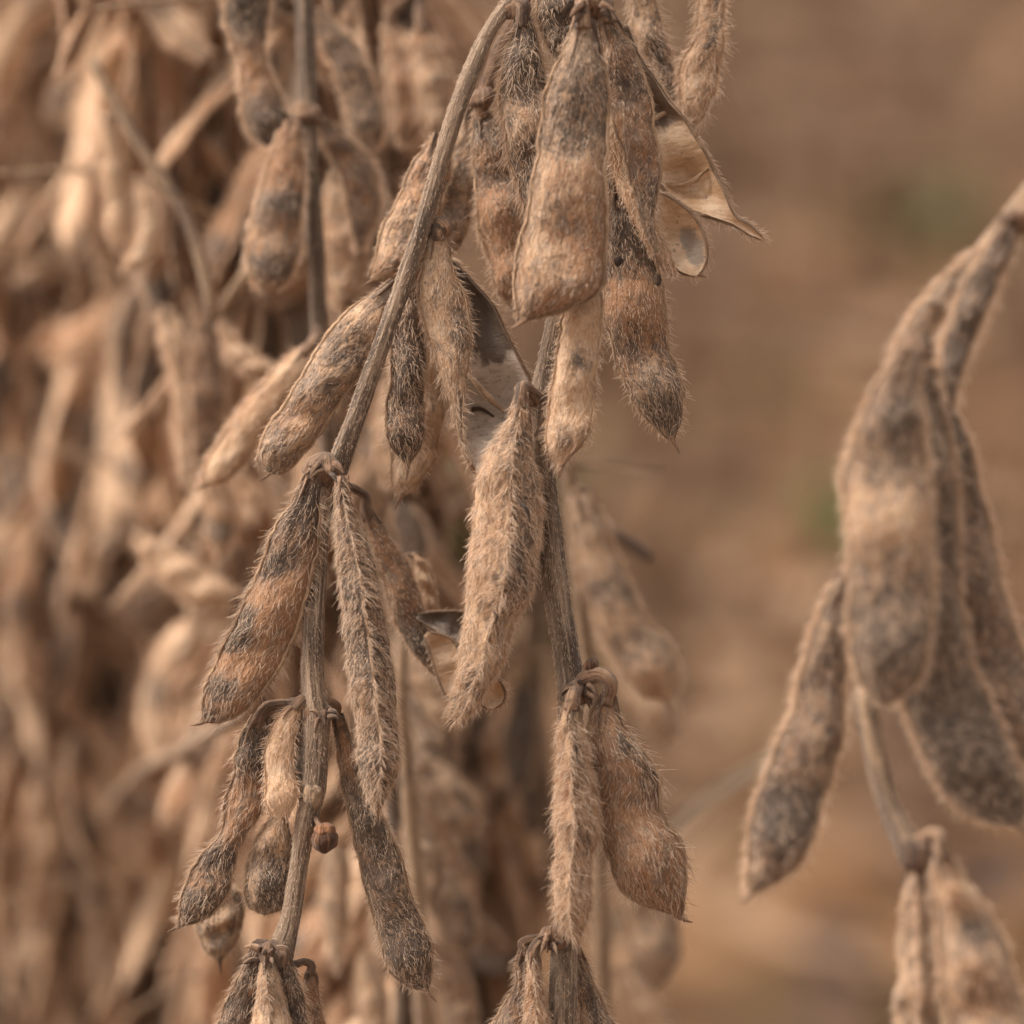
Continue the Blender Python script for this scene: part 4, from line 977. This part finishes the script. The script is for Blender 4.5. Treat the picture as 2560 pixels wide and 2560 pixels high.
# softly blurred plant filling the gap low between the two sharp ones
n_foot = P(1060, 2800, .07)
Np = plant_root(n_foot[0], n_foot[1], 'softly blurred dried plant low between the two sharp stems, many drooping pods')
stem(Np, [(1010, 1560, .055, 15), (1000, 1720, .055, 18), (1012, 1900, .057, 19), (1035, 2150, .06, 20), (1050, 2400, .063, 22), (1060, 2600, .066, 22)], mat=M_STEM_TAN, color=(.4, .5, .6, 1), density=1)
kn = dict(density=2.6, hair=1.2, edge=1.4, n=46, m=20, hairbright=.7, bulge=.10)
for rows, zz, dkk, ruu, br in (
    ([(1010, 1570, 1030, 1568), (1020, 1640, 1090, 1620), (1050, 1730, 1140, 1710), (1085, 1800, 1150, 1790), (1115, 1835, 1130, 1832)], .050, .3, .4, .62),
    ([(985, 1590, 1005, 1592), (950, 1660, 1010, 1670), (935, 1750, 1010, 1750), (950, 1830, 1000, 1830), (970, 1862, 978, 1862)], .054, .45, .55, .58),
    ([(1005, 1730, 1025, 1728), (1020, 1800, 1100, 1780), (1045, 1890, 1135, 1880), (1070, 1970, 1130, 1965), (1096, 2000, 1104, 2000)], .052, .55, .35, .6),
    ([(1010, 1880, 1030, 1875), (1035, 1940, 1110, 1920), (1075, 2010, 1170, 1990), (1115, 2070, 1195, 2050), (1160, 2095, 1185, 2085), (1178, 2096, 1184, 2093)], .050, .45, .4, .62),
    ([(1000, 2010, 1022, 2008), (1005, 2080, 1075, 2070), (1025, 2170, 1105, 2160), (1050, 2240, 1095, 2235), (1072, 2262, 1080, 2260)], .048, .4, .35, .6),
    ([(1020, 2130, 1040, 2128), (1050, 2200, 1120, 2180), (1095, 2290, 1180, 2270), (1130, 2360, 1190, 2350), (1165, 2385, 1172, 2383)], .056, .5, .45, .6),
    ([(1000, 2140, 1020, 2142), (950, 2220, 1020, 2230), (930, 2310, 1015, 2320), (935, 2400, 1000, 2400), (960, 2440, 972, 2440)], .058, .35, .5, .6),
    ([(820, 2090, 842, 2090), (806, 2160, 866, 2160), (806, 2250, 870, 2250), (822, 2340, 862, 2340), (838, 2420, 852, 2418), (850, 2440, 854, 2438)], .050, .4, .35, .66),
    ([(1030, 2330, 1050, 2330), (1060, 2400, 1130, 2390), (1090, 2490, 1180, 2480), (1120, 2570, 1180, 2565), (1150, 2600, 1156, 2600)], .058, .42, .5, .6),
    ([(900, 2380, 922, 2380), (890, 2440, 950, 2440), (895, 2520, 965, 2520), (920, 2600, 955, 2600), (936, 2620, 942, 2620)], .055, .3, .5, .62),
    ([(1110, 1560, 1130, 1560), (1100, 1640, 1170, 1630), (1120, 1730, 1190, 1720), (1150, 1790, 1180, 1785), (1164, 1800, 1170, 1800)], .085, .55, .4, .55)):
    pod(Np, rows, z=zz + .022, thick=.55, dark=dkk + .12, rust=ruu, bright=br - .08, sepals=False, **kn)

# blurred plant low in the middle, further back
c_foot = P(1340, 2800, .14)
Cp = plant_root(c_foot[0], c_foot[1], 'blurred dried plant low in the middle with sparse dark pods over bare ground')
stem(Cp, [(1330, 1500, .125, 18), (1345, 1800, .127, 20), (1380, 2100, .13, 22), (1440, 2400, .133, 24), (1460, 2600, .135, 24)], up=P(1325, 1300, .12), mat=M_STEM_TAN, density=0, color=(.5, .5, .45, 1))
pod(Cp, [(1300, 1700, 1325, 1700), (1275, 1770, 1340, 1770), (1262, 1850, 1335, 1850), (1266, 1920, 1330, 1920), (1280, 1965, 1310, 1965), (1292, 1975, 1298, 1975)], z=.12, thick=.7, dark=.9, rust=.4, bright=.45, **kw)
pod(Cp, [(1335, 1880, 1355, 1880), (1310, 1950, 1380, 1950), (1305, 2020, 1378, 2020), (1312, 2075, 1350, 2078), (1322, 2090, 1328, 2090)], z=.13, thick=.7, dark=.75, rust=.5, bright=.5, **kw)
pod(Cp, [(1480, 1960, 1510, 1960), (1500, 2080, 1560, 2060), (1545, 2220, 1650, 2200), (1570, 2330, 1690, 2330), (1590, 2420, 1680, 2420), (1620, 2460, 1650, 2460), (1632, 2470, 1638, 2470)], z=.09, thick=.6, dark=.5, rust=.25, bright=.55, **kw)
pod(Cp, [(1530, 2420, 1560, 2410), (1550, 2480, 1610, 2470), (1590, 2550, 1670, 2540), (1640, 2620, 1690, 2620), (1670, 2650, 1676, 2650)], z=.11, thick=.6, dark=.3, rust=.35, bright=.6, **kw)
valve(Cp, [(1215, 2090, 1225, 2085), (1205, 2125, 1265, 2085), (1225, 2160, 1290, 2120), (1260, 2175, 1290, 2150), (1275, 2172, 1282, 2165)], z=.14, depth=.4, lining=M_LIN_GREY, dark=0, density=2, n=20, m=12, seeds=1, rim=False)
valve(Cp, [(1180, 2350, 1190, 2345), (1178, 2390, 1250, 2345), (1195, 2425, 1280, 2380), (1240, 2430, 1275, 2410), (1258, 2428, 1264, 2424)], z=.14, depth=.4, lining=M_LIN_GREY, dark=0, density=2, n=20, m=12, seeds=1, rim=False)
stem(Cp, [(1345, 1800, .127, 10), (1270, 1980, .135, 14), (1190, 2120, .14, 22), (1230, 2200, .14, 22), (1275, 2260, .14, 20), (1300, 2310, .14, 12)], name='leaf_stalk', down=False, density=0, n=40, seg=10, mat=M_NODE, color=(.65, .5, .5, 1))
pod(Cp, [(1100, 2000, 1130, 1990), (1110, 2060, 1180, 2040), (1150, 2140, 1210, 2120), (1190, 2190, 1205, 2185)], z=.12, thick=.6, dark=.7, rust=.35, bright=.5, **kw)

M_STRAW = make_flake_material('pale straw', [(0.60, 0.46, 0.32), (0.64, 0.50, 0.35), (0.66, 0.52, 0.37)])
def grass_stalk(pts, label, rad):
    """pale dry stalk from the ground across the picture"""
    a = np.array(pts[0]); root = bpy.data.objects.new('dry_stalk', None); COL.objects.link(root)
    root.location = (a[0], a[1], 0); root['label'] = label; root['category'] = 'dry stalk'
    s = spline(np.array([q for q in pts]) - np.array((a[0], a[1], 0)), 40)
    me, _ = tube_mesh('stalk', s, np.linspace(rad * 1.2, rad * .8, 40), M_STRAW, 8, .05, 0, 3)
    o = link('stalk', me, root); o.color = (-.4, .5, 1.0, 1)
e1 = P(2060, 1815, .17); e2 = P(1640, 2130, .16)
grass_stalk([np.array((e2[0] - .06, e2[1] + .02, -.005)), e2 + (e2 - e1) * .35 - UP * .015, e2, e1, e1 + (e1 - e2) * .5], 'thin pale dry stalk leaning to the upper right, behind the fat reddish pod', .0019)
e1 = P(1250, 1190, .16); e2 = P(985, 1385, .15)
grass_stalk([np.array((e2[0] - .03, e2[1] + .02, -.005)), e2 + (e2 - e1) * .25 - UP * .03, e2, e1, e1 + (e1 - e2) * .3], 'thin pale dry stalk against the green patch between the two sharp plants', .0012)

# ------------------------------------------------------------------ softly blurred plants left of the slanting stem
kw = dict(density=2.4, hair=1.3, edge=2.4, n=50, m=22, hairbright=.9, bulge=.18)
l_foot = P(640, 2700, .06)
L1 = plant_root(l_foot[0], l_foot[1], 'softly blurred dried plant close behind the slanting stem, its own stem dark')
ZL = .045
stem(L1, [(770, 285, ZL, 24), (776, 420, ZL, 20), (786, 560, ZL, 20), (794, 760, ZL + .002, 21), (800, 900, ZL + .004, 20), (830, 1200, ZL + .01, 22), (900, 1500, ZL + .015, 24), (960, 1800, ZL + .02, 24), (1000, 2200, ZL + .03, 24), (1010, 2560, ZL + .04, 25)], up=P(760, -60, ZL), color=(.66, .5, .48, 1), density=1)
lump(L1, 772, 285, ZL, 44, 34, rough=.35)
pod(L1, [(600, -120, 640, -120), (570, -50, 670, -50), (562, 40, 668, 40), (578, 110, 664, 110), (606, 180, 676, 180), (608, 240, 700, 240), (612, 300, 722, 300), (640, 345, 722, 345), (672, 368, 700, 368), (684, 374, 690, 374)], z=ZL, thick=.6, dark=.6, rust=.6, dspec=[(.3, .1, .35), (.9, .15, .3), (.6, .08, -.3)], **kw)
pod(L1, [(715, 300, 745, 300), (690, 350, 755, 350), (668, 430, 758, 430), (642, 510, 756, 510), (624, 590, 750, 590), (622, 660, 738, 655), (640, 712, 710, 710), (662, 730, 680, 730)], z=ZL - .004, thick=.6, dark=.4, rust=.6, dspec=[(.5, .1, .4), (.85, .12, .35)], bright=.55, **kw)
pod(L1, [(792, 300, 815, 295), (802, 350, 860, 335), (830, 400, 910, 380), (858, 450, 940, 430), (872, 520, 948, 510), (880, 580, 930, 575), (890, 620, 910, 615), (896, 632, 900, 632)], z=ZL + .006, thick=.5, dark=.6, rust=.75, seams=(0, math.pi), **kw)
pod(L1, [(820, 430, 850, 425), (812, 500, 890, 490), (808, 570, 912, 560), (812, 640, 918, 640), (826, 720, 905, 720), (848, 770, 875, 770), (858, 782, 864, 782)], z=ZL + .012, thick=.55, dark=.42, rust=.45, bright=.55, **kw)
pod(L1, [(760, 860, 790, 875), (700, 910, 770, 935), (650, 965, 722, 1000), (605, 1020, 682, 1060), (560, 1080, 640, 1120), (525, 1140, 600, 1170), (510, 1190, 560, 1205), (508, 1212, 518, 1214)], z=ZL - .01, thick=.6, dark=.25, rust=.5, bright=.62, stalk=[(798, 830, ZL), (785, 850, ZL - .005)], **kw)
pod(L1, [(780, 20, 800, 20), (790, 80, 850, 70), (830, 160, 910, 150), (860, 240, 940, 240), (880, 320, 960, 320), (910, 370, 940, 370), (922, 382, 928, 382)], z=ZL + .01, thick=.6, dark=.62, rust=.5, **kw)
pod(L1, [(960, 40, 990, 40), (960, 120, 1030, 110), (970, 200, 1060, 200), (985, 300, 1060, 300), (1000, 360, 1030, 360), (1010, 372, 1016, 372)], z=ZL + .02, thick=.6, dark=.45, rust=.55, stalk=[(1055, -60, ZL + .02), (1010, 0, ZL + .02)], **kw)
pod(L1, [(1040, 60, 1065, 60), (1030, 130, 1105, 130), (1040, 220, 1125, 220), (1055, 300, 1120, 300), (1078, 350, 1100, 350), (1086, 360, 1092, 360)], z=ZL + .018, thick=.6, dark=.4, rust=.6, stalk=[(1055, -60, ZL + .02), (1052, 10, ZL + .02)], **kw)
pod(L1, [(960, 940, 985, 940), (945, 1010, 1010, 1010), (940, 1090, 1020, 1090), (952, 1170, 1012, 1170), (970, 1215, 990, 1215), (978, 1225, 982, 1225)], z=ZL + .02, thick=.6, dark=.4, rust=.4, **kw)
pod(L1, [(985, 1255, 1010, 1255), (985, 1310, 1060, 1310), (1000, 1370, 1065, 1370), (1020, 1410, 1045, 1410), (1030, 1420, 1034, 1420)], z=ZL + .04, thick=.6, dark=.8, rust=.5, **kw)

l_foot = P(420, 2700, .10)
L2 = plant_root(l_foot[0], l_foot[1], 'blurred dried plant with pale twisted pods hanging from a forked twig')
ZL = .075
stem(L2, [(330, 330, ZL, 15), (400, 440, ZL, 15), (468, 545, ZL, 16), (500, 640, ZL, 16), (530, 780, ZL, 16), (540, 860, ZL + .01, 12), (520, 1000, ZL + .05, 12), (480, 1200, ZL + .10, 12), (440, 1600, ZL + .14, 12), (420, 2100, ZL + .16, 12), (420, 2560, ZL + .17, 12)], up=P(230, 150, ZL), mat=M_STEM_TAN, color=(.5, .5, .58, 1), density=1)
stem(L2, [(540, 790, ZL, 14), (575, 740, ZL, 15), (610, 690, ZL, 15), (640, 600, ZL, 14)], name='twig', down=False, density=1, n=24, seg=10, mat=M_STEM_TAN, color=(.3, .5, .65, 1))
pod(L2, [(400, 760, 430, 765), (395, 830, 470, 850), (415, 900, 470, 920), (440, 980, 478, 990), (438, 1060, 480, 1080), (440, 1140, 486, 1150), (455, 1200, 482, 1210), (470, 1226, 476, 1226)], z=ZL, thick=.7, seams=(.6, math.pi), dark=.4, rust=.4, bright=.62, **kw)
pod(L2, [(500, 800, 520, 800), (470, 880, 545, 870), (455, 960, 560, 960), (452, 1050, 560, 1040), (462, 1120, 550, 1120), (480, 1165, 520, 1165), (495, 1180, 500, 1180)], z=ZL + .006, thick=.5, dark=.55, rust=.75, **kw)
pod(L2, [(545, 800, 565, 795), (560, 850, 590, 840), (580, 900, 640, 890), (610, 925, 670, 905), (660, 930, 690, 915), (690, 925, 700, 920)], z=ZL - .004, thick=.6, dark=.3, rust=.4, bright=.6, **kw)
pod(L2, [(260, 280, 295, 280), (245, 350, 300, 350), (245, 420, 310, 430), (265, 490, 318, 490), (262, 560, 320, 560), (290, 610, 318, 610), (300, 622, 306, 622)], z=ZL + .01, thick=.6, seams=(-.5, math.pi), dark=.3, rust=.45, bright=.66, **kw)
pod(L2, [(340, 440, 360, 440), (345, 500, 392, 490), (352, 560, 396, 560), (335, 620, 385, 630), (310, 660, 345, 670), (308, 680, 314, 684)], z=ZL + .008, thick=.6, seams=(.5, math.pi), dark=.35, rust=.4, bright=.62, **kw)
pod(L2, [(330, 1330, 350, 1320), (345, 1380, 395, 1350), (390, 1430, 460, 1390), (440, 1480, 520, 1430), (500, 1505, 570, 1465), (560, 1500, 590, 1480), (585, 1494, 592, 1488)], z=ZL + .005, thick=.6, dark=.15, rust=.4, bright=.72, **kw)
pod(L2, [(500, 1180, 525, 1175), (505, 1230, 570, 1215), (520, 1290, 590, 1280), (520, 1340, 585, 1340), (540, 1375, 565, 1375), (550, 1385, 555, 1385)], z=ZL + .004, thick=.7, dark=.35, rust=.35, bright=.6, dspec=[(.75, .15, .4)], **kw)
pod(L2, [(580, 1180, 605, 1180), (590, 1230, 640, 1220), (605, 1280, 640, 1280), (618, 1310, 630, 1310)], z=ZL + .002, thick=.6, dark=.25, rust=.4, bright=.66, **kw)

# ------------------------------------------------------------------ the crowded row behind: every plant a thing, pods sharing a few meshes
def proto(seed, length, width, seeds, curve, thick, nh):
    r = np.random.default_rng(seed)
    n, m = 26, 12
    t = np.linspace(0, 1, n)
    y = curve * length * np.sin(t * math.pi * r.uniform(.7, 1.2)) ; zc = -t * length
    mid = np.stack([y, 0.15 * curve * length * t * t, zc], -1)
    T = unit(np.gradient(mid, axis=0)); Wd = unit(np.cross(T, np.array((0, 1.0, 0))))
    ph = r.uniform(-.15, .15)
    w = width * np.clip(t * 4.5, .12, 1) ** .8 * np.clip((1 - t) * 5.5, .03, 1) ** .6 * (1 + .16 * np.cos(2 * math.pi * (t * seeds - .5 + ph)))
    Lp, Rp = mid - Wd * w[:, None], mid + Wd * w[:, None]
    V, mid, t, th, cx, surf, w = pod_grid(Lp, Rp, thick, (0, math.pi), seeds, seed, m)
    dk = patch_field([(r.uniform(.2, .9), .12, .3), (r.uniform(.2, .9), .1, -.25)], np.broadcast_to(t[:, None], V.shape[:2]), 0, .5)
    me = grid_mesh('pod', V, True, [M_POD], {'surf': surf, 'dark': dk, 'rust': np.full(V.shape[:2], .5)})
    p, nn, tt, area, jj = grid_roots(V, nh, r)
    lf = np.full((nh, 1), .28); ln = np.full((nh, 1), .0011)
    for j in (3, 9):                                   # fringe along both seams
        k = 420; i = r.integers(2, n - 2, k); f = r.uniform(size=(k, 1))
        p = np.concatenate([p, V[i, j] * (1 - f) + V[i + 1, j] * f]); nn = np.concatenate([nn, unit(V[i, j] - mid[i])]); tt = np.concatenate([tt, unit(V[i + 1, j] - V[i, j])])
        lf = np.concatenate([lf, np.full((k, 1), .66)]); ln = np.concatenate([ln, np.full((k, 1), .0015)])
    ho = hair_object('hair', None, p, nn, tt, ln, lf, M_HAIR, .000075, seed)
    hd = ho.data; bpy.data.objects.remove(ho)
    s = spline(np.array([(0.0015, 0, .0045), (0.0005, 0, .004), (0, 0, .0015), (0, 0, -.002)]), 8)
    pm, _ = tube_mesh('pedicel', s, np.full(8, .0008), M_NODE, 6, .2, 0, seed)
    return me, hd, pm

PROTOS = [proto(900 + i, L * .001, W * .001, s, c, th, 500) for i, (L, W, s, c, th) in enumerate([
    (45, 3.3, 3, .10, .45), (41, 3.1, 3, -.14, .42), (36, 3.4, 2, .16, .45), (50, 3.2, 4, .09, .45), (44, 2.5, 3, -.22, .65), (38, 3.4, 2, .05, .38),
    (48, 2.8, 3, .26, .45), (34, 3.0, 2, -.26, .5), (46, 2.0, 3, .2, .85), (42, 3.5, 3, -.04, .35)])]

def proto_open(seed, length, width, curl, spread):
    """an emptied pod: two thin curled halves still joined at the stalk, one mesh"""
    r = np.random.default_rng(seed)
    n, m = 22, 7
    t = np.linspace(0, 1, n); sc = np.linspace(-1, 1, m)
    parts = []
    for sg in (-1, 1):
        w = width * np.clip(t * 4, .12, 1) * np.clip((1 - t) * 4, .04, 1) ** .7
        tw = sg * curl * t ** 1.5
        x = sg * spread * length * t ** 1.3; z = -length * t
        mid = np.stack([x, np.zeros(n), z], -1)
        wd = np.stack([np.sin(tw) * .4, np.cos(tw), np.sin(tw) * .2], -1)
        nd = np.stack([np.cos(tw), -np.sin(tw) * .4, np.zeros(n)], -1) * sg
        V = mid[:, None] + wd[:, None] * (w[:, None] * sc[None])[..., None] + nd[:, None] * ((w[:, None] * .55 * (1 - sc[None] ** 2)) * (1 + .3 * np.cos(t * 18)[:, None]))[..., None]
        parts.append(V)
    V = np.concatenate(parts, 0)
    idx = np.arange(2 * n * m).reshape(2, n, m)
    F = np.concatenate([np.stack([a[:-1, :-1], a[:-1, 1:], a[1:, 1:], a[1:, :-1]], -1).reshape(-1, 4) for a in idx])
    me = bpy.data.meshes.new('open_pod'); me.from_pydata(V.reshape(-1, 3).tolist(), [], F.tolist())
    me.materials.append(M_POD)
    me.polygons.foreach_set('use_smooth', np.ones(len(me.polygons), bool))
    surf = V * 1.0
    for k, arr in (('dark', np.full(2 * n * m, .3)), ('rust', np.full(2 * n * m, .4))):
        me.attributes.new(k, 'FLOAT', 'POINT').data.foreach_set('value', arr.astype(np.float32))
    me.attributes.new('surf', 'FLOAT_VECTOR', 'POINT').data.foreach_set('vector', surf.reshape(-1).astype(np.float32))
    P0, N0, T0 = [], [], []
    for V0 in parts:
        for j in (0, m - 1):
            k = 300; i = r.integers(1, n - 2, k); f = r.uniform(size=(k, 1))
            P0.append(V0[i, j] * (1 - f) + V0[i + 1, j] * f); N0.append(unit(V0[i, j] - V0[i, m // 2])); T0.append(unit(V0[i + 1, j] - V0[i, j]))
    P0, N0, T0 = map(np.concatenate, (P0, N0, T0))
    ho = hair_object('hair', None, P0, N0, T0, .0014 * np.ones((len(P0), 1)), np.full((len(P0), 1), .5), M_HAIR, .000075, seed)
    hd = ho.data; bpy.data.objects.remove(ho)
    return me, hd, PROTOS[0][2]
OPEN_PROTOS = [proto_open(950, .040, .0032, 1.2, .12), proto_open(951, .044, .0028, 2.0, .20), proto_open(952, .036, .0034, -1.4, .10)]

def hang_pod(plant, base, yaw, tilt, r, scale, tone):
    opened = r.uniform() < .25
    me, hd, pm = OPEN_PROTOS[int(r.integers(3))] if opened else PROTOS[int(r.integers(len(PROTOS)))]
    o = link('open_pod' if opened else 'pod', me, plant, base)
    o.rotation_mode = 'ZYX'
    # tip swings outwards from the stem in direction yaw
    from mathutils import Matrix, Euler
    R = Matrix.Rotation(yaw, 3, 'Z') @ Matrix.Rotation(-tilt, 3, 'Y') @ Matrix.Rotation(r.uniform(0, 6.28), 3, 'Z')
    o.rotation_euler = R.to_euler('ZYX')
    o.scale = (scale,) * 3
    o.color = (r.normal(.45, .23), r.normal(.48, .22), tone, 1)
    h = link('hair', hd, o); h['kind'] = 'stuff'; h.color = (.5, .5, np.clip(tone + .25, .4, 1.05), 1)
    link('pedicel', pm, o).color = (.5, .5, .5, 1)

ROW_LABEL = 'blurred dried plant hung with brown pods in the crowded row at the left'
def row_plant(px, z, seed, lean=0.0, span=(-.12, .125), per=(4, 7), step=.018, label=ROW_LABEL, group='dried plants crowded in the row at the left', tone=.71, height=None, twigs=.5):
    r = np.random.default_rng(seed)
    z = z * 1.10 + .015 + .035 * max(0.0, (700 - px) / 700)
    c = P(px, 1280, z)
    pl = plant_root(c[0] - lean * .3, c[1] + r.uniform(-.01, .01), label, group)
    f = base_of(pl)
    top = c[2] + span[1] + .03 if height is None else height
    hs = np.linspace(0, top, 9)
    ph = r.uniform(0, 6.28, 2)
    path = np.array([(c[0] - f[0] + lean * (h - c[2]) + .006 * math.sin(h * 14 + ph[0]), c[1] - f[1] + .006 * math.sin(h * 11 + ph[1]), h) if h > .05 else (0.0, 0.0, -.01 + h) for h in hs])
    s = spline(path, 90)
    me, _ = tube_mesh('stem', s, np.linspace(.0030, .0015, 90), M_STEM_TAN if r.uniform() < .5 else M_STEM, 9, .1, 4, seed)
    o = link('stem', me, pl); o.color = (r.uniform(.4, .8), .5, r.uniform(.45, .62), 1)
    h = c[2] + span[0]
    while h < c[2] + span[1]:
        i = int(np.argmin(np.abs(s[:, 2] - h)))
        b0 = s[i]
        y0 = r.uniform(0, 6.28)
        k = int(r.integers(*per))
        for q in range(k):
            hang_pod(pl, b0 + np.array((math.cos(y0 + q) * .002, math.sin(y0 + q) * .002, r.uniform(-.003, .003))), y0 + q * 6.28 / k + r.uniform(-.5, .5), min(abs(r.normal(.36, .22)), .85), r, r.uniform(.78, 1.08), np.clip(r.normal(tone, .12), .34, .9))
        if r.uniform() < twigs:      # bare leaf stalk
            a = r.uniform(0, 6.28); d = np.array((math.cos(a), math.sin(a), .5))
            tm, _ = tube_mesh('leaf_stalk', spline(np.array([b0, b0 + d * .03, b0 + d * .055 - np.array((0, 0, .012))]), 12), np.linspace(.0008, .0004, 12), M_STEM_TAN, 6, .1, 0, seed)
            link('leaf_stalk', tm, pl).color = (.4, .5, .6, 1)
        h += step * r.uniform(.75, 1.3)
    return pl

spots = [(870, .085, .05), (700, .095, .10), (560, .105, -.05), (610, .15, .1), (330, .13, .12), (180, .15, -.08), (60, .17, .15), (-60, .19, .05), (450, .14, -.1), (250, .16, .2), (120, .19, -.1), (860, .15, -.12), (850, .17, .05),
         (-20, .22, .1), (380, .21, -.06), (540, .22, .12), (720, .20, .0), (200, .26, .06), (60, .30, -.1), (640, .30, .1), (860, .29, -.1), (400, .32, .0), (-80, .34, .1), (240, .40, -.08), (520, .42, .08), (760, .43, 0), (20, .45, .06), (860, .40, .1), (140, .13, .18), (500, .16, .15), (760, .12, -.1), (-40, .28, .1), (330, .18, -.12), (680, .55, 0), (300, .55, .1), (100, .6, -.1), (480, .26, .1)]
for i, (px, z, lean) in enumerate(spots):
    row_plant(px, z, 3000 + i, lean, span=(-.125 - z * .25, .13 + z * .2), step=.0185 if z < .25 else .022)
for i, (px, z, lean, up) in enumerate([(1090, .10, -.04, .032), (1190, .16, .05, .04), (975, .07, .05, .030), (1030, .13, -.05, .030), (880, .10, .1, .012), (1120, .2, .1, .042), (930, .06, -.05, .040), (1000, .075, .04, .046), (1150, .09, .03, .056)]):
    row_plant(px, z, 3340 + i, lean, span=(-.13 - z * .2, -.012 - up), per=(4, 7), step=.017, tone=.80, twigs=0.0, label='blurred short dried plant low between the two sharp plants', group='short blurred plants low in the middle', height=P(px, 1280, z)[2] - up)
